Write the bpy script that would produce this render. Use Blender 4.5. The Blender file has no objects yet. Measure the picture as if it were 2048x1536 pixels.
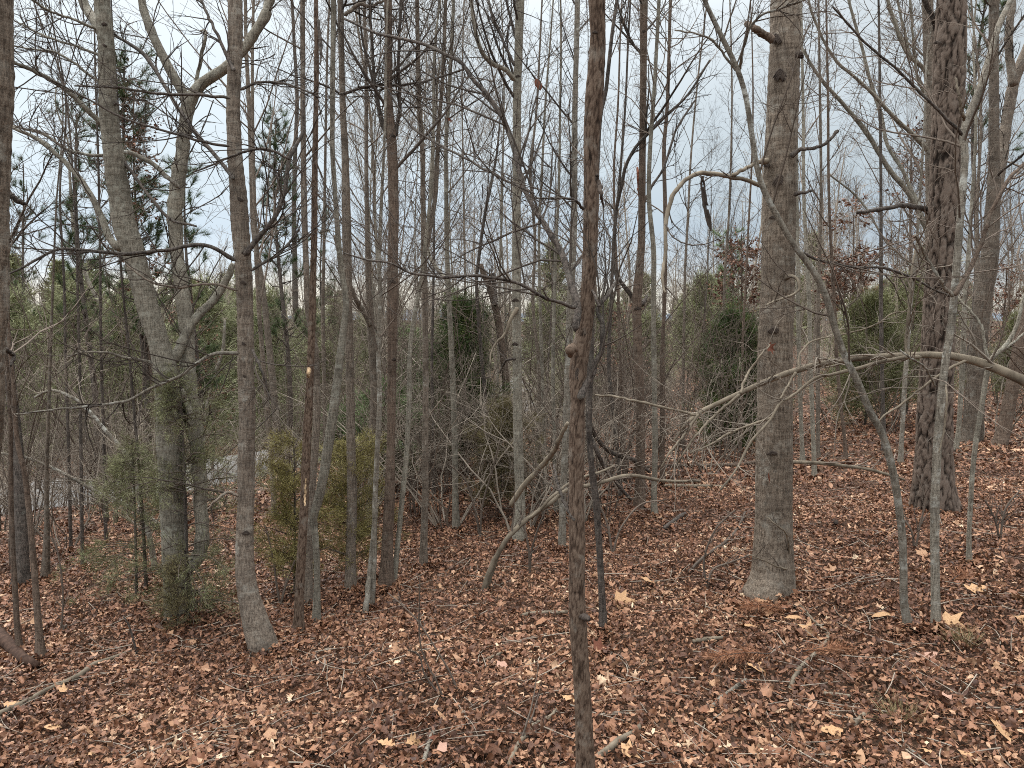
import bpy, math
import numpy as np
from mathutils import Vector, noise as mn
# ------------------------------------------------------------------ camera, sky, sun, exposure
SC = bpy.context.scene
COL = SC.collection
EYE = 1.6
PITCH = math.radians(4.75)
F = 1540.0
cd = bpy.data.cameras.new('camera'); cam = bpy.data.objects.new('camera', cd); COL.objects.link(cam)
cd.sensor_width = 36.0; cd.lens = F / 2048 * 36; cd.clip_start = 0.05; cd.clip_end = 6000
cam.location = (0, 0, EYE); cam.rotation_euler = (math.pi / 2 - PITCH, 0, 0)
SC.camera = cam

w = bpy.data.worlds.new('World'); SC.world = w; w.use_nodes = True
nt = w.node_tree; nt.nodes.clear()
def wn(t, **k):
    n = nt.nodes.new(t)
    for a, b in k.items(): setattr(n, a, b)
    return n
def ramp_set(r, stops):
    el = r.color_ramp.elements
    while len(el) > 1: el.remove(el[-1])
    el[0].position = stops[0][0]; el[0].color = (*stops[0][1], 1)
    for p, c in stops[1:]:
        e = el.new(p); e.color = (*c, 1)
out = wn('ShaderNodeOutputWorld'); bg = wn('ShaderNodeBackground'); bg.inputs[1].default_value = 0.1
sky = wn('ShaderNodeTexSky', sky_type='NISHITA'); sky.sun_disc = False
SUN_EL, SUN_AZ = math.radians(52), math.radians(-35)
sky.sun_elevation = SUN_EL; sky.sun_rotation = SUN_AZ
tc = wn('ShaderNodeTexCoord'); sp = wn('ShaderNodeSeparateXYZ'); nt.links.new(tc.outputs['Generated'], sp.inputs[0])
mp = wn('ShaderNodeMapping'); mp.inputs['Scale'].default_value = (1.6, 1.6, 5.5); mp.inputs['Location'].default_value = (0.7, 0.2, 0.3)
nt.links.new(tc.outputs['Generated'], mp.inputs[0])
n1 = wn('ShaderNodeTexNoise'); n1.inputs['Scale'].default_value = 1.5; n1.inputs['Detail'].default_value = 6; n1.inputs['Roughness'].default_value = .55
nt.links.new(mp.outputs[0], n1.inputs[0])
def wm(op, a, b):
    m = wn('ShaderNodeMath', operation=op)
    for i, x in enumerate((a, b)):
        if isinstance(x, (int, float)): m.inputs[i].default_value = x
        else: nt.links.new(x, m.inputs[i])
    return m.outputs[0]
el = wm('ADD', sp.outputs['Z'], wm('MULTIPLY', wm('SUBTRACT', n1.outputs['Fac'], 0.5), 0.11))
rp = wn('ShaderNodeValToRGB')
ramp_set(rp, [(0.0, (3.3, 3.2, 2.9)), (0.03, (3.4, 3.3, 2.95)), (0.058, (2.1, 2.35, 2.6)), (0.11, (1.75, 2.05, 2.35)), (0.19, (2.05, 2.3, 2.42)),
              (0.36, (2.65, 2.86, 2.92)), (0.5, (4.6, 4.8, 4.9)), (0.7, (9.5, 9.6, 9.7)), (1.0, (15., 15., 15.))])
nt.links.new(el, rp.inputs[0])
n2 = wn('ShaderNodeTexNoise'); n2.inputs['Scale'].default_value = 1.1; n2.inputs['Detail'].default_value = 5
mp2 = wn('ShaderNodeMapping'); mp2.inputs['Scale'].default_value = (1.2, 1.2, 3.0); mp2.inputs['Location'].default_value = (3.1, 1.7, 0)
nt.links.new(tc.outputs['Generated'], mp2.inputs[0]); nt.links.new(mp2.outputs[0], n2.inputs[0])
# the cloud deck thins towards the left (west): brighter there, greyer to the right
br = wm('ADD', wm('MULTIPLY', n2.outputs['Fac'], 0.7), wm('ADD', 0.72, wm('MULTIPLY', sp.outputs['X'], -0.36)))
vm = wn('ShaderNodeVectorMath', operation='SCALE'); nt.links.new(rp.outputs[0], vm.inputs[0]); nt.links.new(br, vm.inputs['Scale'])
mx = wn('ShaderNodeMix', data_type='RGBA'); mx.inputs[0].default_value = 0.94
nt.links.new(sky.outputs[0], mx.inputs[6]); nt.links.new(vm.outputs[0], mx.inputs[7])
nt.links.new(mx.outputs[2], bg.inputs[0]); nt.links.new(bg.outputs[0], out.inputs[0])

sd = bpy.data.lights.new('sun', 'SUN'); sd.energy = 0.9; sd.angle = math.radians(25); sd.color = (1, .96, .9)
so = bpy.data.objects.new('sun', sd); COL.objects.link(so)
# sun_rotation turns clockwise from +Y; point the lamp from the same direction
dv = Vector((math.sin(SUN_AZ) * math.cos(SUN_EL), math.cos(SUN_AZ) * math.cos(SUN_EL), math.sin(SUN_EL)))
so.rotation_euler = dv.to_track_quat('Z', 'Y').to_euler(); so.location = (0, 0, 30)
vs = SC.view_settings; vs.view_transform = 'Standard'; vs.look = 'None'; vs.exposure = 1.55; vs.gamma = 1.0; vs.use_curve_mapping = False
SC.render.engine = 'CYCLES'
SC.cycles.use_denoising = False
SC.cycles.max_bounces = 4; SC.cycles.diffuse_bounces = 3; SC.cycles.glossy_bounces = 1; SC.cycles.transmission_bounces = 1; SC.cycles.transparent_max_bounces = 2
SC.cycles.filter_width = 1.0

rng = np.random.default_rng(7)
# ------------------------------------------------------------------ terrain
ROAD = np.array([(-60, -2), (-30, 11), (-20, 15), (-11.3, 18.6), (-7.1, 22.9), (-2.5, 31), (1.2, 50), (3, 90), (0, 220), (-10, 900)], float)
def smooth(a, b, x):
    t = np.clip((x - a) / (b - a), 0, 1); return t * t * (3 - 2 * t)
def road_dist(x, y):
    best = np.full(x.shape, 1e9); side = np.ones(x.shape)
    for (ax, ay), (bx, by) in zip(ROAD[:-1], ROAD[1:]):
        dx, dy = bx - ax, by - ay; L2 = dx * dx + dy * dy
        t = np.clip(((x - ax) * dx + (y - ay) * dy) / L2, 0, 1)
        d = np.hypot(x - ax - t * dx, y - ay - t * dy)
        s = np.sign(dy * (x - ax) - dx * (y - ay))
        m = d < best
        best = np.where(m, d, best); side = np.where(m, s, side)
    return best, side
def H(x, y):
    x = np.asarray(x, float); y = np.asarray(y, float)
    pl = 0.073 * 30 * np.tanh(x / 30) - 0.0335 * 40 * np.tanh(y / 40)
    d, s = road_dist(x, y)
    near = -2.65 + (pl + 2.65) * smooth(2.0, 12, d)
    far = -2.65 + 1.1 * smooth(2.2, 14, d) + 0.012 * np.clip(d - 10, 0, 400)
    h = np.where(s > 0, near, far)
    k = smooth(2.2, 6, d)
    h = h + k * (0.022 * np.sin(x * 3.1 + 1.3 * np.sin(y * 1.7)) * np.cos(y * 2.7 + x) + 0.012 * np.sin(x * 7.3 + y * 5.1) * np.sin(y * 8.9 - x * 3.3)
                 + 0.05 * np.sin(x * .9 + 2) * np.sin(y * .8))
    return h
H0 = float(H(np.array(0.), np.array(0.)))
cam.location.z = EYE + H0; CZ = EYE + H0
cp, sp_ = math.cos(PITCH), math.sin(PITCH)
def W(u, v, Y):
    """photo pixel (2048 wide) -> point of the place at distance Y ahead; also metres per pixel there"""
    u = np.asarray(u, float); v = np.asarray(v, float)
    dx = (u - 1024) / F; dz = -(v - 768) / F
    dy = cp + dz * sp_; dzz = -sp_ + dz * cp
    t = Y / dy
    return np.stack([dx * t, np.broadcast_to(Y, dx.shape) * np.ones_like(dx), CZ + dzz * t], -1), t / F
def hit(u, v):
    dx = (u - 1024) / F; dz = -(v - 768) / F
    d = np.array([dx, cp + dz * sp_, -sp_ + dz * cp])
    ts = np.concatenate([np.arange(.8, 12, .02), np.arange(12, 120, .1)])
    g = CZ + ts * d[2] - H(ts * d[0], ts * d[1])
    i = np.argmax(g < 0) if (g < 0).any() else len(ts) - 1
    return ts[i] * d
# ------------------------------------------------------------------ materials
class M:
    def __init__(s, name, rough=.9, spec=.15):
        s.m = bpy.data.materials.new(name); s.m.use_nodes = True; s.t = s.m.node_tree; s.t.nodes.clear()
        s.o = s.n('ShaderNodeOutputMaterial'); s.b = s.n('ShaderNodeBsdfPrincipled'); s.l(s.b.outputs[0], s.o.inputs[0])
        s.b.inputs['Roughness'].default_value = rough; s.b.inputs['Specular IOR Level'].default_value = spec
    def n(s, t, **k):
        n = s.t.nodes.new(t)
        for a, b in k.items(): setattr(n, a, b)
        return n
    def l(s, a, b): s.t.links.new(a, b)
    def coord(s, scale, kind='Object'):
        c = s.n('ShaderNodeTexCoord'); m = s.n('ShaderNodeMapping'); m.inputs['Scale'].default_value = scale
        s.l(c.outputs[kind], m.inputs[0])
        return m.outputs[0]
    def noise(s, vec, scale, detail=4, rough=.55):
        n = s.n('ShaderNodeTexNoise'); n.inputs['Scale'].default_value = scale; n.inputs['Detail'].default_value = detail; n.inputs['Roughness'].default_value = rough
        s.l(vec, n.inputs[0]); return n.outputs['Fac']
    def ramp(s, fac, stops):
        r = s.n('ShaderNodeValToRGB'); ramp_set(r, stops); s.l(fac, r.inputs[0]); return r.outputs[0]
    def mix(s, f, a, b, blend='MIX'):
        m = s.n('ShaderNodeMix', data_type='RGBA', blend_type=blend)
        for i, x in ((0, f), (6, a), (7, b)):
            if isinstance(x, (int, float)): m.inputs[i].default_value = x
            elif isinstance(x, tuple): m.inputs[i].default_value = (*x, 1)
            else: s.l(x, m.inputs[i])
        return m.outputs[2]
    def math(s, op, a, b=0.):
        m = s.n('ShaderNodeMath', operation=op)
        for i, x in enumerate((a, b)):
            if isinstance(x, (int, float)): m.inputs[i].default_value = x
            else: s.l(x, m.inputs[i])
        return m.outputs[0]
    def bump(s, h, strength, dist):
        b = s.n('ShaderNodeBump'); b.inputs['Strength'].default_value = strength; b.inputs['Distance'].default_value = dist
        s.l(h, b.inputs['Height']); s.l(b.outputs[0], s.b.inputs['Normal'])
    def color(s, c): s.l(c, s.b.inputs['Base Color'])
g3 = lambda v: (v, v, v)
def bark_smooth(name, dark, light, lichen, lich_amt=.5, fiss=1.0, var=.3, sc=1.0):
    m = M(name, .88)
    v1 = m.coord((sc, sc, sc))
    ring = m.noise(m.coord((6 * sc, 6 * sc, 42 * sc)), 1.3, 5, .65)        # horizontal wrinkles and lenticels
    fis = m.noise(m.coord((95 * sc, 95 * sc, 14 * sc)), 1.2, 6, .7)        # fine upright cracks
    big = m.noise(v1, 5.5, 6, .6)
    band = m.noise(m.coord((.5, .5, 5.5 * sc)), 1.1, 3, .5)
    c = m.ramp(m.math('ADD', m.math('MULTIPLY', fis, .65), m.math('MULTIPLY', m.noise(v1, 150, 3, .7), .35)), [(.36, tuple(x * .55 for x in dark)), (.46, dark), (.54, light), (.64, tuple(x * 1.2 for x in light))])
    c = m.mix(m.ramp(ring, [(.38, g3(0)), (.62, g3(.45))]), c, tuple(x * 1.15 for x in light))
    c = m.mix(m.ramp(big, [(.45, g3(0)), (.75, g3(.75))]), c, tuple(x * .62 for x in dark))
    li = m.math('MULTIPLY', m.ramp(m.noise(v1, 17, 7, .7), [(.5, g3(0)), (.6, g3(1))]), m.ramp(band, [(.45, g3(.1)), (.66, g3(1))]))
    c = m.mix(m.math('MULTIPLY', li, lich_amt), c, lichen)
    oi = m.n('ShaderNodeObjectInfo')
    k = m.math('ADD', m.math('MULTIPLY', oi.outputs['Random'], var), 1 - var * .5)
    vmx = m.n('ShaderNodeVectorMath', operation='SCALE'); m.l(c, vmx.inputs[0]); m.l(k, vmx.inputs['Scale'])
    m.color(vmx.outputs[0])
    h = m.math('ADD', m.math('MULTIPLY', fis, .7 * fiss), m.math('MULTIPLY', ring, .5))
    m.bump(h, 1.0, .012)
    return m.m
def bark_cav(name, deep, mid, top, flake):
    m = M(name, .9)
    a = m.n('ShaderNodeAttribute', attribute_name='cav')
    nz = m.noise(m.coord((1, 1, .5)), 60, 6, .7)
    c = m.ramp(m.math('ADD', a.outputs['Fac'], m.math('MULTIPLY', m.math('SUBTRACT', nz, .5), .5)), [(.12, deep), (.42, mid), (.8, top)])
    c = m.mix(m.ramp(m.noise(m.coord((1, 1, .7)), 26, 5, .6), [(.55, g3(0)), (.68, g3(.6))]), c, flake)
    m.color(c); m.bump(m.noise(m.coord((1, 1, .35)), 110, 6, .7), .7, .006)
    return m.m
def simple(name, a, b, scale=8, rough=.9, objvar=.25, zs=1.):
    m = M(name, rough)
    c = m.ramp(m.noise(m.coord((1, 1, zs)), scale, 5, .6), [(.3, a), (.7, b)])
    oi = m.n('ShaderNodeObjectInfo'); k = m.math('ADD', m.math('MULTIPLY', oi.outputs['Random'], objvar), 1 - objvar * .5)
    vmx = m.n('ShaderNodeVectorMath', operation='SCALE'); m.l(c, vmx.inputs[0]); m.l(k, vmx.inputs['Scale'])
    m.color(vmx.outputs[0]); return m.m
def leafy(name, stops, rough=.7, under=.0, trans=0.0, objrand=False):
    m = M(name, rough, .25)
    if objrand:
        fac = m.n('ShaderNodeObjectInfo').outputs['Random']
    else:
        fac = m.n('ShaderNodeAttribute', attribute_name='rnd').outputs['Fac']
    c = m.ramp(fac, stops)
    nz = m.noise(m.coord((1, 1, 1)), 55, 4, .6)
    c = m.mix(m.ramp(nz, [(.35, g3(.45)), (.6, g3(0))]), c, tuple(x * .45 for x in stops[len(stops) // 2][1]))
    if under:
        ge = m.n('ShaderNodeNewGeometry')
        c = m.mix(m.math('MULTIPLY', ge.outputs['Backfacing'], under), c, (.33, .21, .14))
    m.color(c)
    return m.m
MAT = dict(
    beech=bark_smooth('pale grey bark', (.125, .112, .088), (.275, .25, .20), (.42, .42, .35), .65),
    grey=bark_smooth('grey brown bark', (.09, .072, .057), (.21, .172, .135), (.38, .37, .32), .55),
    brown=bark_smooth('brown bark', (.07, .05, .038), (.165, .122, .092), (.30, .28, .23), .35),
    dark=bark_smooth('dark bark', (.035, .03, .026), (.12, .10, .085), (.27, .27, .23), .25),
    tulip=bark_smooth('furrowed grey bark', (.088, .068, .051), (.225, .182, .14), (.40, .385, .33), .6, 1.5, 0, .8),
    pale=bark_smooth('blotched pale bark', (.11, .095, .075), (.23, .205, .165), (.48, .48, .43), 1.0),
    flaky=bark_cav('flaky brown bark', (.014, .009, .006), (.078, .052, .037), (.155, .112, .082), (.22, .19, .155)),
    pine=bark_cav('plated pine bark', (.016, .011, .008), (.088, .066, .052), (.165, .128, .102), (.18, .155, .13)),
    twig=simple('twig bark', (.08, .063, .05), (.175, .14, .112), 3, .85, .6),
    twig_dark=simple('dark twig bark', (.035, .029, .024), (.09, .073, .06), 3, .85, .4),
    twig_pale=simple('pale twig bark', (.15, .125, .10), (.32, .275, .22), 4, .85, .5),
    dead=simple('weathered dead wood', (.085, .068, .05), (.25, .21, .155), 14, .85, .3, .3),
    rotten=simple('rotten red brown wood', (.025, .014, .01), (.08, .048, .034), 30, .9, .1, .3),
    scar=simple('dark branch scar bark', (.035, .028, .024), (.08, .062, .05), 40, .9, .2),
    raw=simple('torn raw wood', (.28, .18, .10), (.45, .33, .2), 30, .8, .1, .2),
    redwood=simple('rusty bare wood', (.16, .06, .035), (.28, .12, .07), 25, .85, .1, .2),
    needle=leafy('pine needles', [(0, (.03, .05, .02)), (.6, (.08, .12, .045)), (1, (.13, .165, .07))]),
    cedar_dark=leafy('dark cedar foliage', [(0, (.035, .06, .022)), (.6, (.085, .125, .04)), (1, (.22, .23, .07))]),
    cedar_mid=leafy('olive green cedar foliage', [(0, (.10, .11, .05)), (.6, (.21, .215, .10)), (1, (.30, .30, .16))]),
    cedar_olive=leafy('yellow olive cedar foliage', [(0, (.11, .09, .04)), (.6, (.27, .235, .075)), (1, (.36, .31, .15))]),
    cedar_brown=leafy('bronzed cedar foliage', [(0, (.09, .075, .035)), (.6, (.19, .16, .075)), (1, (.27, .23, .12))]),
    pine_light=leafy('soft green pine foliage', [(0, (.10, .14, .06)), (.6, (.20, .27, .12)), (1, (.3, .38, .19))]),
    far_green=leafy('far evergreen foliage', [(0, (.14, .15, .08)), (.6, (.28, .29, .155)), (1, (.39, .40, .225))]),
    held=leafy('clinging dry leaves', [(0, (.08, .035, .022)), (.6, (.19, .095, .06)), (1, (.3, .17, .11))]),
    litter=leafy('leaf litter', [(0, (.035, .014, .009)), (.22, (.095, .04, .022)), (.46, (.215, .097, .053)), (.68, (.335, .175, .10)), (.85, (.46, .275, .165)), (.95, (.58, .39, .25)), (1, (.68, .52, .35))], .5, .2),
    bigleaf=leafy('dry oak leaf', [(0, (.17, .07, .038)), (.5, (.29, .145, .08)), (1, (.44, .27, .155))], .6, .3, objrand=True),
    leaf_tan=simple('tan dry leaf', (.34, .19, .095), (.50, .32, .175), 20, .6, .1),
    leaf_pink=simple('pinkish dry leaf', (.33, .19, .135), (.46, .29, .22), 20, .6, .1),
    leaf_rust=simple('rusty dry leaf', (.09, .032, .02), (.17, .065, .038), 30, .65, .1),
    orange=leafy('fallen orange needles', [(0, (.13, .05, .025)), (.6, (.30, .13, .065)), (1, (.42, .22, .12))]),
    grass=leafy('dry verge grass', [(0, (.22, .17, .10)), (.6, (.40, .32, .2)), (1, (.52, .43, .29))]),
    greengrass=leafy('faded grass tuft', [(0, (.16, .13, .06)), (.6, (.30, .25, .13)), (1, (.45, .36, .2))]),
)
# ------------------------------------------------------------------ mesh helpers
def mesh_from(name, V, quads=None, tris=None, mat=None, smooth_=True, attrs=None):
    me = bpy.data.meshes.new(name)
    V = np.asarray(V, np.float32)
    q = np.zeros((0, 4), np.int32) if quads is None else np.asarray(quads, np.int32)
    t = np.zeros((0, 3), np.int32) if tris is None else np.asarray(tris, np.int32)
    me.vertices.add(len(V)); me.vertices.foreach_set('co', V.ravel())
    nl = q.size + t.size
    me.loops.add(nl); me.loops.foreach_set('vertex_index', np.concatenate([q.ravel(), t.ravel()]))
    me.polygons.add(len(q) + len(t))
    st = np.concatenate([np.arange(len(q)) * 4, q.size + np.arange(len(t)) * 3]).astype(np.int32)
    me.polygons.foreach_set('loop_start', st)
    if smooth_: me.polygons.foreach_set('use_smooth', np.ones(len(q) + len(t), bool))
    me.update(calc_edges=True)
    for k, a in (attrs or {}).items():
        at = me.attributes.new(k, 'FLOAT', 'POINT'); at.data.foreach_set('value', np.asarray(a, np.float32))
    if mat is not None: me.materials.append(MAT[mat] if isinstance(mat, str) else mat)
    return me
def obj(name, me, parent=None, loc=(0, 0, 0), **props):
    o = bpy.data.objects.new(name, me); COL.objects.link(o); o.location = loc
    if parent is not None: o.parent = parent
    for k, v in props.items(): o[k] = v
    return o
def root(name, loc, label, category, group=None):
    o = bpy.data.objects.new(name, None); COL.objects.link(o); o.location = loc; o.empty_display_size = .1
    o['label'] = label; o['category'] = category
    if group: o['group'] = group
    return o
def copy_tree(o, parent=None):
    c = o.copy(); COL.objects.link(c)
    if parent is not None: c.parent = parent
    for ch in list(o.children): copy_tree(ch, c)
    return c
def catmull(P, n):
    """resample rows of P (positions and radius) smoothly to n rows, even in arc length"""
    P = np.asarray(P, float)
    if len(P) == 2: P = np.array([P[0], (P[0] + P[1]) / 2, P[1]])
    Q = np.vstack([2 * P[0] - P[1], P, 2 * P[-1] - P[-2]])
    out_ = []
    for i in range(1, len(Q) - 2):
        t = np.linspace(0, 1, 14, endpoint=False)[:, None]
        a, b, c, d = Q[i - 1], Q[i], Q[i + 1], Q[i + 2]
        out_.append(.5 * ((2 * b) + (-a + c) * t + (2 * a - 5 * b + 4 * c - d) * t ** 2 + (-a + 3 * b - 3 * c + d) * t ** 3))
    S = np.vstack(out_ + [P[-1:]])
    L = np.concatenate([[0], np.cumsum(np.linalg.norm(np.diff(S[:, :3], axis=0), axis=1))])
    s = np.linspace(0, L[-1], n)
    return np.stack([np.interp(s, L, S[:, k]) for k in range(S.shape[1])], 1)
def frames(P):
    """P (N,n,3) -> tangent, side, up vectors"""
    T = np.gradient(P, axis=1); T /= np.linalg.norm(T, axis=-1, keepdims=True) + 1e-9
    mt = T.mean(1); ref = np.where((np.abs(mt[:, 2:3]) > .75), np.array([[0., 1., 0.]]), np.array([[0., 0., 1.]]))
    A = np.cross(T, ref[:, None, :]); A /= np.linalg.norm(A, axis=-1, keepdims=True) + 1e-9
    B = np.cross(T, A)
    return T, A, B
class Tubes:
    def __init__(s): s.g = {}
    def add(s, P, R, sides=3):
        if P.ndim == 2: P = P[None]; R = R[None]
        s.g.setdefault((P.shape[1], sides), []).append((P, R))
    def arrays(s):
        Vs, Qs, off = [], [], 0
        for (n, m), L in s.g.items():
            P = np.concatenate([a for a, _ in L]); R = np.concatenate([b for _, b in L]); N = len(P)
            T, A, B = frames(P)
            th = np.arange(m) * 2 * np.pi / m
            V = P[:, :, None, :] + R[:, :, None, None] * (A[:, :, None, :] * np.cos(th)[None, None, :, None] + B[:, :, None, :] * np.sin(th)[None, None, :, None])
            i = np.arange(n - 1)[:, None]; j = np.arange(m)[None]
            q = np.stack([i * m + j, i * m + (j + 1) % m, (i + 1) * m + (j + 1) % m, (i + 1) * m + j], -1).reshape(-1, 4)
            Qs.append((q[None] + (np.arange(N) * n * m)[:, None, None]).reshape(-1, 4) + off)
            Vs.append(V.reshape(-1, 3)); off += N * n * m
        return np.concatenate(Vs), np.concatenate(Qs)
    def build(s, name, mat, origin=(0, 0, 0)):
        V, Q = s.arrays()
        return mesh_from(name, V - np.asarray(origin), quads=Q, mat=mat)
def unit(v): return v / (np.linalg.norm(v, axis=-1, keepdims=True) + 1e-9)
def grow(r, P, R, k, trange=(.2, 1), ang=(45, 12), length=(.3, .5), npts=5, up=.06, wig=.12, rs=.6, rmin=.0008, az=None, taper=.75, flat=None):
    """children sprouting from polylines P (N,n,3) with radii R (N,n)"""
    N, n, _ = P.shape
    t = (r.uniform(trange[0], trange[1], (N, k))); x = t * (n - 1); i = np.minimum(x.astype(int), n - 2); f = (x - i)
    ar = np.arange(N)[:, None]
    p0 = P[ar, i] * (1 - f[..., None]) + P[ar, i + 1] * f[..., None]
    r0 = (R[ar, i] * (1 - f) + R[ar, i + 1] * f) * rs
    T = unit(P[ar, i + 1] - P[ar, i])
    rv = unit(r.normal(size=T.shape))
    if flat is not None: rv[..., 1] *= flat
    perp = unit(rv - (rv * T).sum(-1, keepdims=True) * T)
    a = np.radians(r.normal(ang[0], ang[1], (N, k)))[..., None]
    d = unit(T * np.cos(a) + perp * np.sin(a))
    L = r.uniform(length[0], length[1], (N, k)) * (1 - .55 * (t - trange[0]) / max(trange[1] - trange[0], .01))
    step = (L / (npts - 1))[..., None]
    pts = [p0]; p = p0
    bend = r.normal(size=d.shape) * wig * .5
    for j in range(npts - 1):
        d = unit(d + bend + r.normal(size=d.shape) * wig + np.array([0, 0, up]))
        p = p + d * step; pts.append(p)
    Q = np.stack(pts, 2).reshape(N * k, npts, 3)
    tp = 1 - taper * np.linspace(0, 1, npts)
    rr = np.maximum(r0.reshape(-1, 1) * tp[None], rmin)
    return Q, rr
def keep_clear(P, R, ymin=1.7):
    ok = ~((P[:, :, 1].min(1) < ymin) & (np.abs(P[:, :, 0]).max(1) < 3))
    return P[ok], R[ok]
def needles(r, base, direc, L, wd, spread=.5):
    """one thin triangle per base point"""
    d = unit(unit(direc) + r.normal(size=base.shape) * spread)
    s = unit(np.cross(d, r.normal(size=base.shape)))
    L = np.asarray(L).reshape(-1, 1) * r.uniform(.6, 1.2, (len(base), 1)); wdd = wd * r.uniform(.7, 1.3, (len(base), 1))
    V = np.stack([base - s * wdd, base + s * wdd, base + d * L], 1).reshape(-1, 3)
    return V
def needle_mesh(name, r, V, mat, origin=(0, 0, 0), rnd=None):
    n = len(V) // 3
    rnd = r.random(n) if rnd is None else rnd
    return mesh_from(name, V - np.asarray(origin), tris=np.arange(3 * n).reshape(-1, 3), mat=mat, smooth_=False, attrs={'rnd': np.repeat(rnd, 3)})
def sample_on(r, P, n, jitter=.0, t0=0.):
    N, m, _ = P.shape
    i = r.integers(0, N, n); x = r.uniform(t0, 1, n) * (m - 1); j = np.minimum(x.astype(int), m - 2); f = (x - j)[:, None]
    p = P[i, j] * (1 - f) + P[i, j + 1] * f + r.normal(size=(n, 3)) * jitter
    return p, unit(P[i, j + 1] - P[i, j])
# ------------------------------------------------------------------ trunks
def fbm(x, y, z, o=3):
    return mn.fractal(Vector((x, y, z)), 1.0, 2.0, o)
def trunk_mesh(name, P, R, sides, mat, origin, style=None, seed=0., lump=.06, flare=0.):
    n = len(P); T, A, B = frames(P[None]); A = A[0]; B = B[0]
    th = np.arange(sides) * 2 * np.pi / sides
    L = np.concatenate([[0], np.cumsum(np.linalg.norm(np.diff(P, axis=0), axis=1))])
    rr = np.random.default_rng(int(seed * 100) + 5)
    ph = rr.uniform(0, 6.28, 8)
    tt, ll = np.meshgrid(th, L)
    fac = 1 + lump * (np.sin(tt * 2 + ll * 2.3 + ph[0]) * .5 + np.sin(tt * 3 - ll * 5.1 + ph[1]) * .35 + np.sin(ll * 9 + ph[2]) * .3 + np.sin(tt + ll * 14 + ph[3]) * .25 + np.sin(tt * 5 + ll * 23 + ph[4]) * .12)
    if flare: fac = fac + (flare * np.exp(-np.maximum(L - .1, 0) / (1.6 * R[0] + .02)))[:, None] * (.5 + .5 * np.sin(th * (3 + int(seed) % 3) + ph[5]) + .3 * np.sin(2 * th + ph[6]))[None]
    Rg = R[:, None] * fac
    cav = np.ones_like(Rg)
    if style:
        for a in range(n):
            for b in range(sides):
                c, s = math.cos(th[b]) * R[a], math.sin(th[b]) * R[a]; z = L[a]
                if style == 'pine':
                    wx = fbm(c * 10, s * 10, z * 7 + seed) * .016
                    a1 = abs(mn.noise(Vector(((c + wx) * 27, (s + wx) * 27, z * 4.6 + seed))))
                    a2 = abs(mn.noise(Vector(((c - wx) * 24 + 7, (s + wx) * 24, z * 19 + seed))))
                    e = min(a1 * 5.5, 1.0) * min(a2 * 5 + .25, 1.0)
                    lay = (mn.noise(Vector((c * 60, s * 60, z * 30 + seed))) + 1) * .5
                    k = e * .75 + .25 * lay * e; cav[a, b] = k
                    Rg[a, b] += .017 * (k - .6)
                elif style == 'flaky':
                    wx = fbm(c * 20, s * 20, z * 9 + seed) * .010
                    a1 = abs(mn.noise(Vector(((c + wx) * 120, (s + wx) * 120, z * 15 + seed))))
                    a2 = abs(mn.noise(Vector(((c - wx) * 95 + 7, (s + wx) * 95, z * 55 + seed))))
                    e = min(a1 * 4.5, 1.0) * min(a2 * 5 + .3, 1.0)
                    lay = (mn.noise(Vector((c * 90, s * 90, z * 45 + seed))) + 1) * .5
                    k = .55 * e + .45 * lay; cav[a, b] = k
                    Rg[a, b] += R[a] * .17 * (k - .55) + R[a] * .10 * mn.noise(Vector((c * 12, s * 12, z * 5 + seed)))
                elif style == 'fine':
                    e = mn.noise(Vector((c * 130, s * 130, z * 26 + seed)))
                    g = mn.noise(Vector((c * 14, s * 14, z * 5 + seed)))
                    Rg[a, b] += .0022 * e + .004 * g + .0012 * math.sin(z * 120 + 3 * g)
    V = (P[:, None] + Rg[..., None] * (A[:, None] * np.cos(th)[None, :, None] + B[:, None] * np.sin(th)[None, :, None])).reshape(-1, 3)
    i = np.arange(n - 1)[:, None]; j = np.arange(sides)[None]
    q = np.stack([i * sides + j, i * sides + (j + 1) % sides, (i + 1) * sides + (j + 1) % sides, (i + 1) * sides + j], -1).reshape(-1, 4)
    cap = np.array([[(n - 1) * sides + j, (n - 1) * sides + (j + 1) % sides, len(V)] for j in range(sides)])
    cap2 = np.array([[(j + 1) % sides, j, len(V) + 1] for j in range(sides)])
    V = np.vstack([V, P[-1:] + (P[-1:] - P[-2:-1]) * .15, P[:1] - (P[1:2] - P[:1]) * .6])
    return mesh_from(name, V - np.asarray(origin), quads=q, tris=np.vstack([cap, cap2]), mat=mat, attrs={'cav': np.append(cav.ravel(), [.5, .5])})
def px_line(pts, Y, dy=0., wob=0.0, seed=0):
    pts = np.asarray(pts, float); n = len(pts)
    s = np.linspace(0, 1, n); rr = np.random.default_rng(seed)
    Ys = Y + dy * s + wob * np.sin(s * rr.uniform(3, 8) + rr.uniform(0, 6)) * s
    P, k = W(pts[:, 0], pts[:, 1], Ys)
    return np.concatenate([P, (pts[:, 2] * k)[:, None]], 1)
ALLT = []; BASES = []
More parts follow.
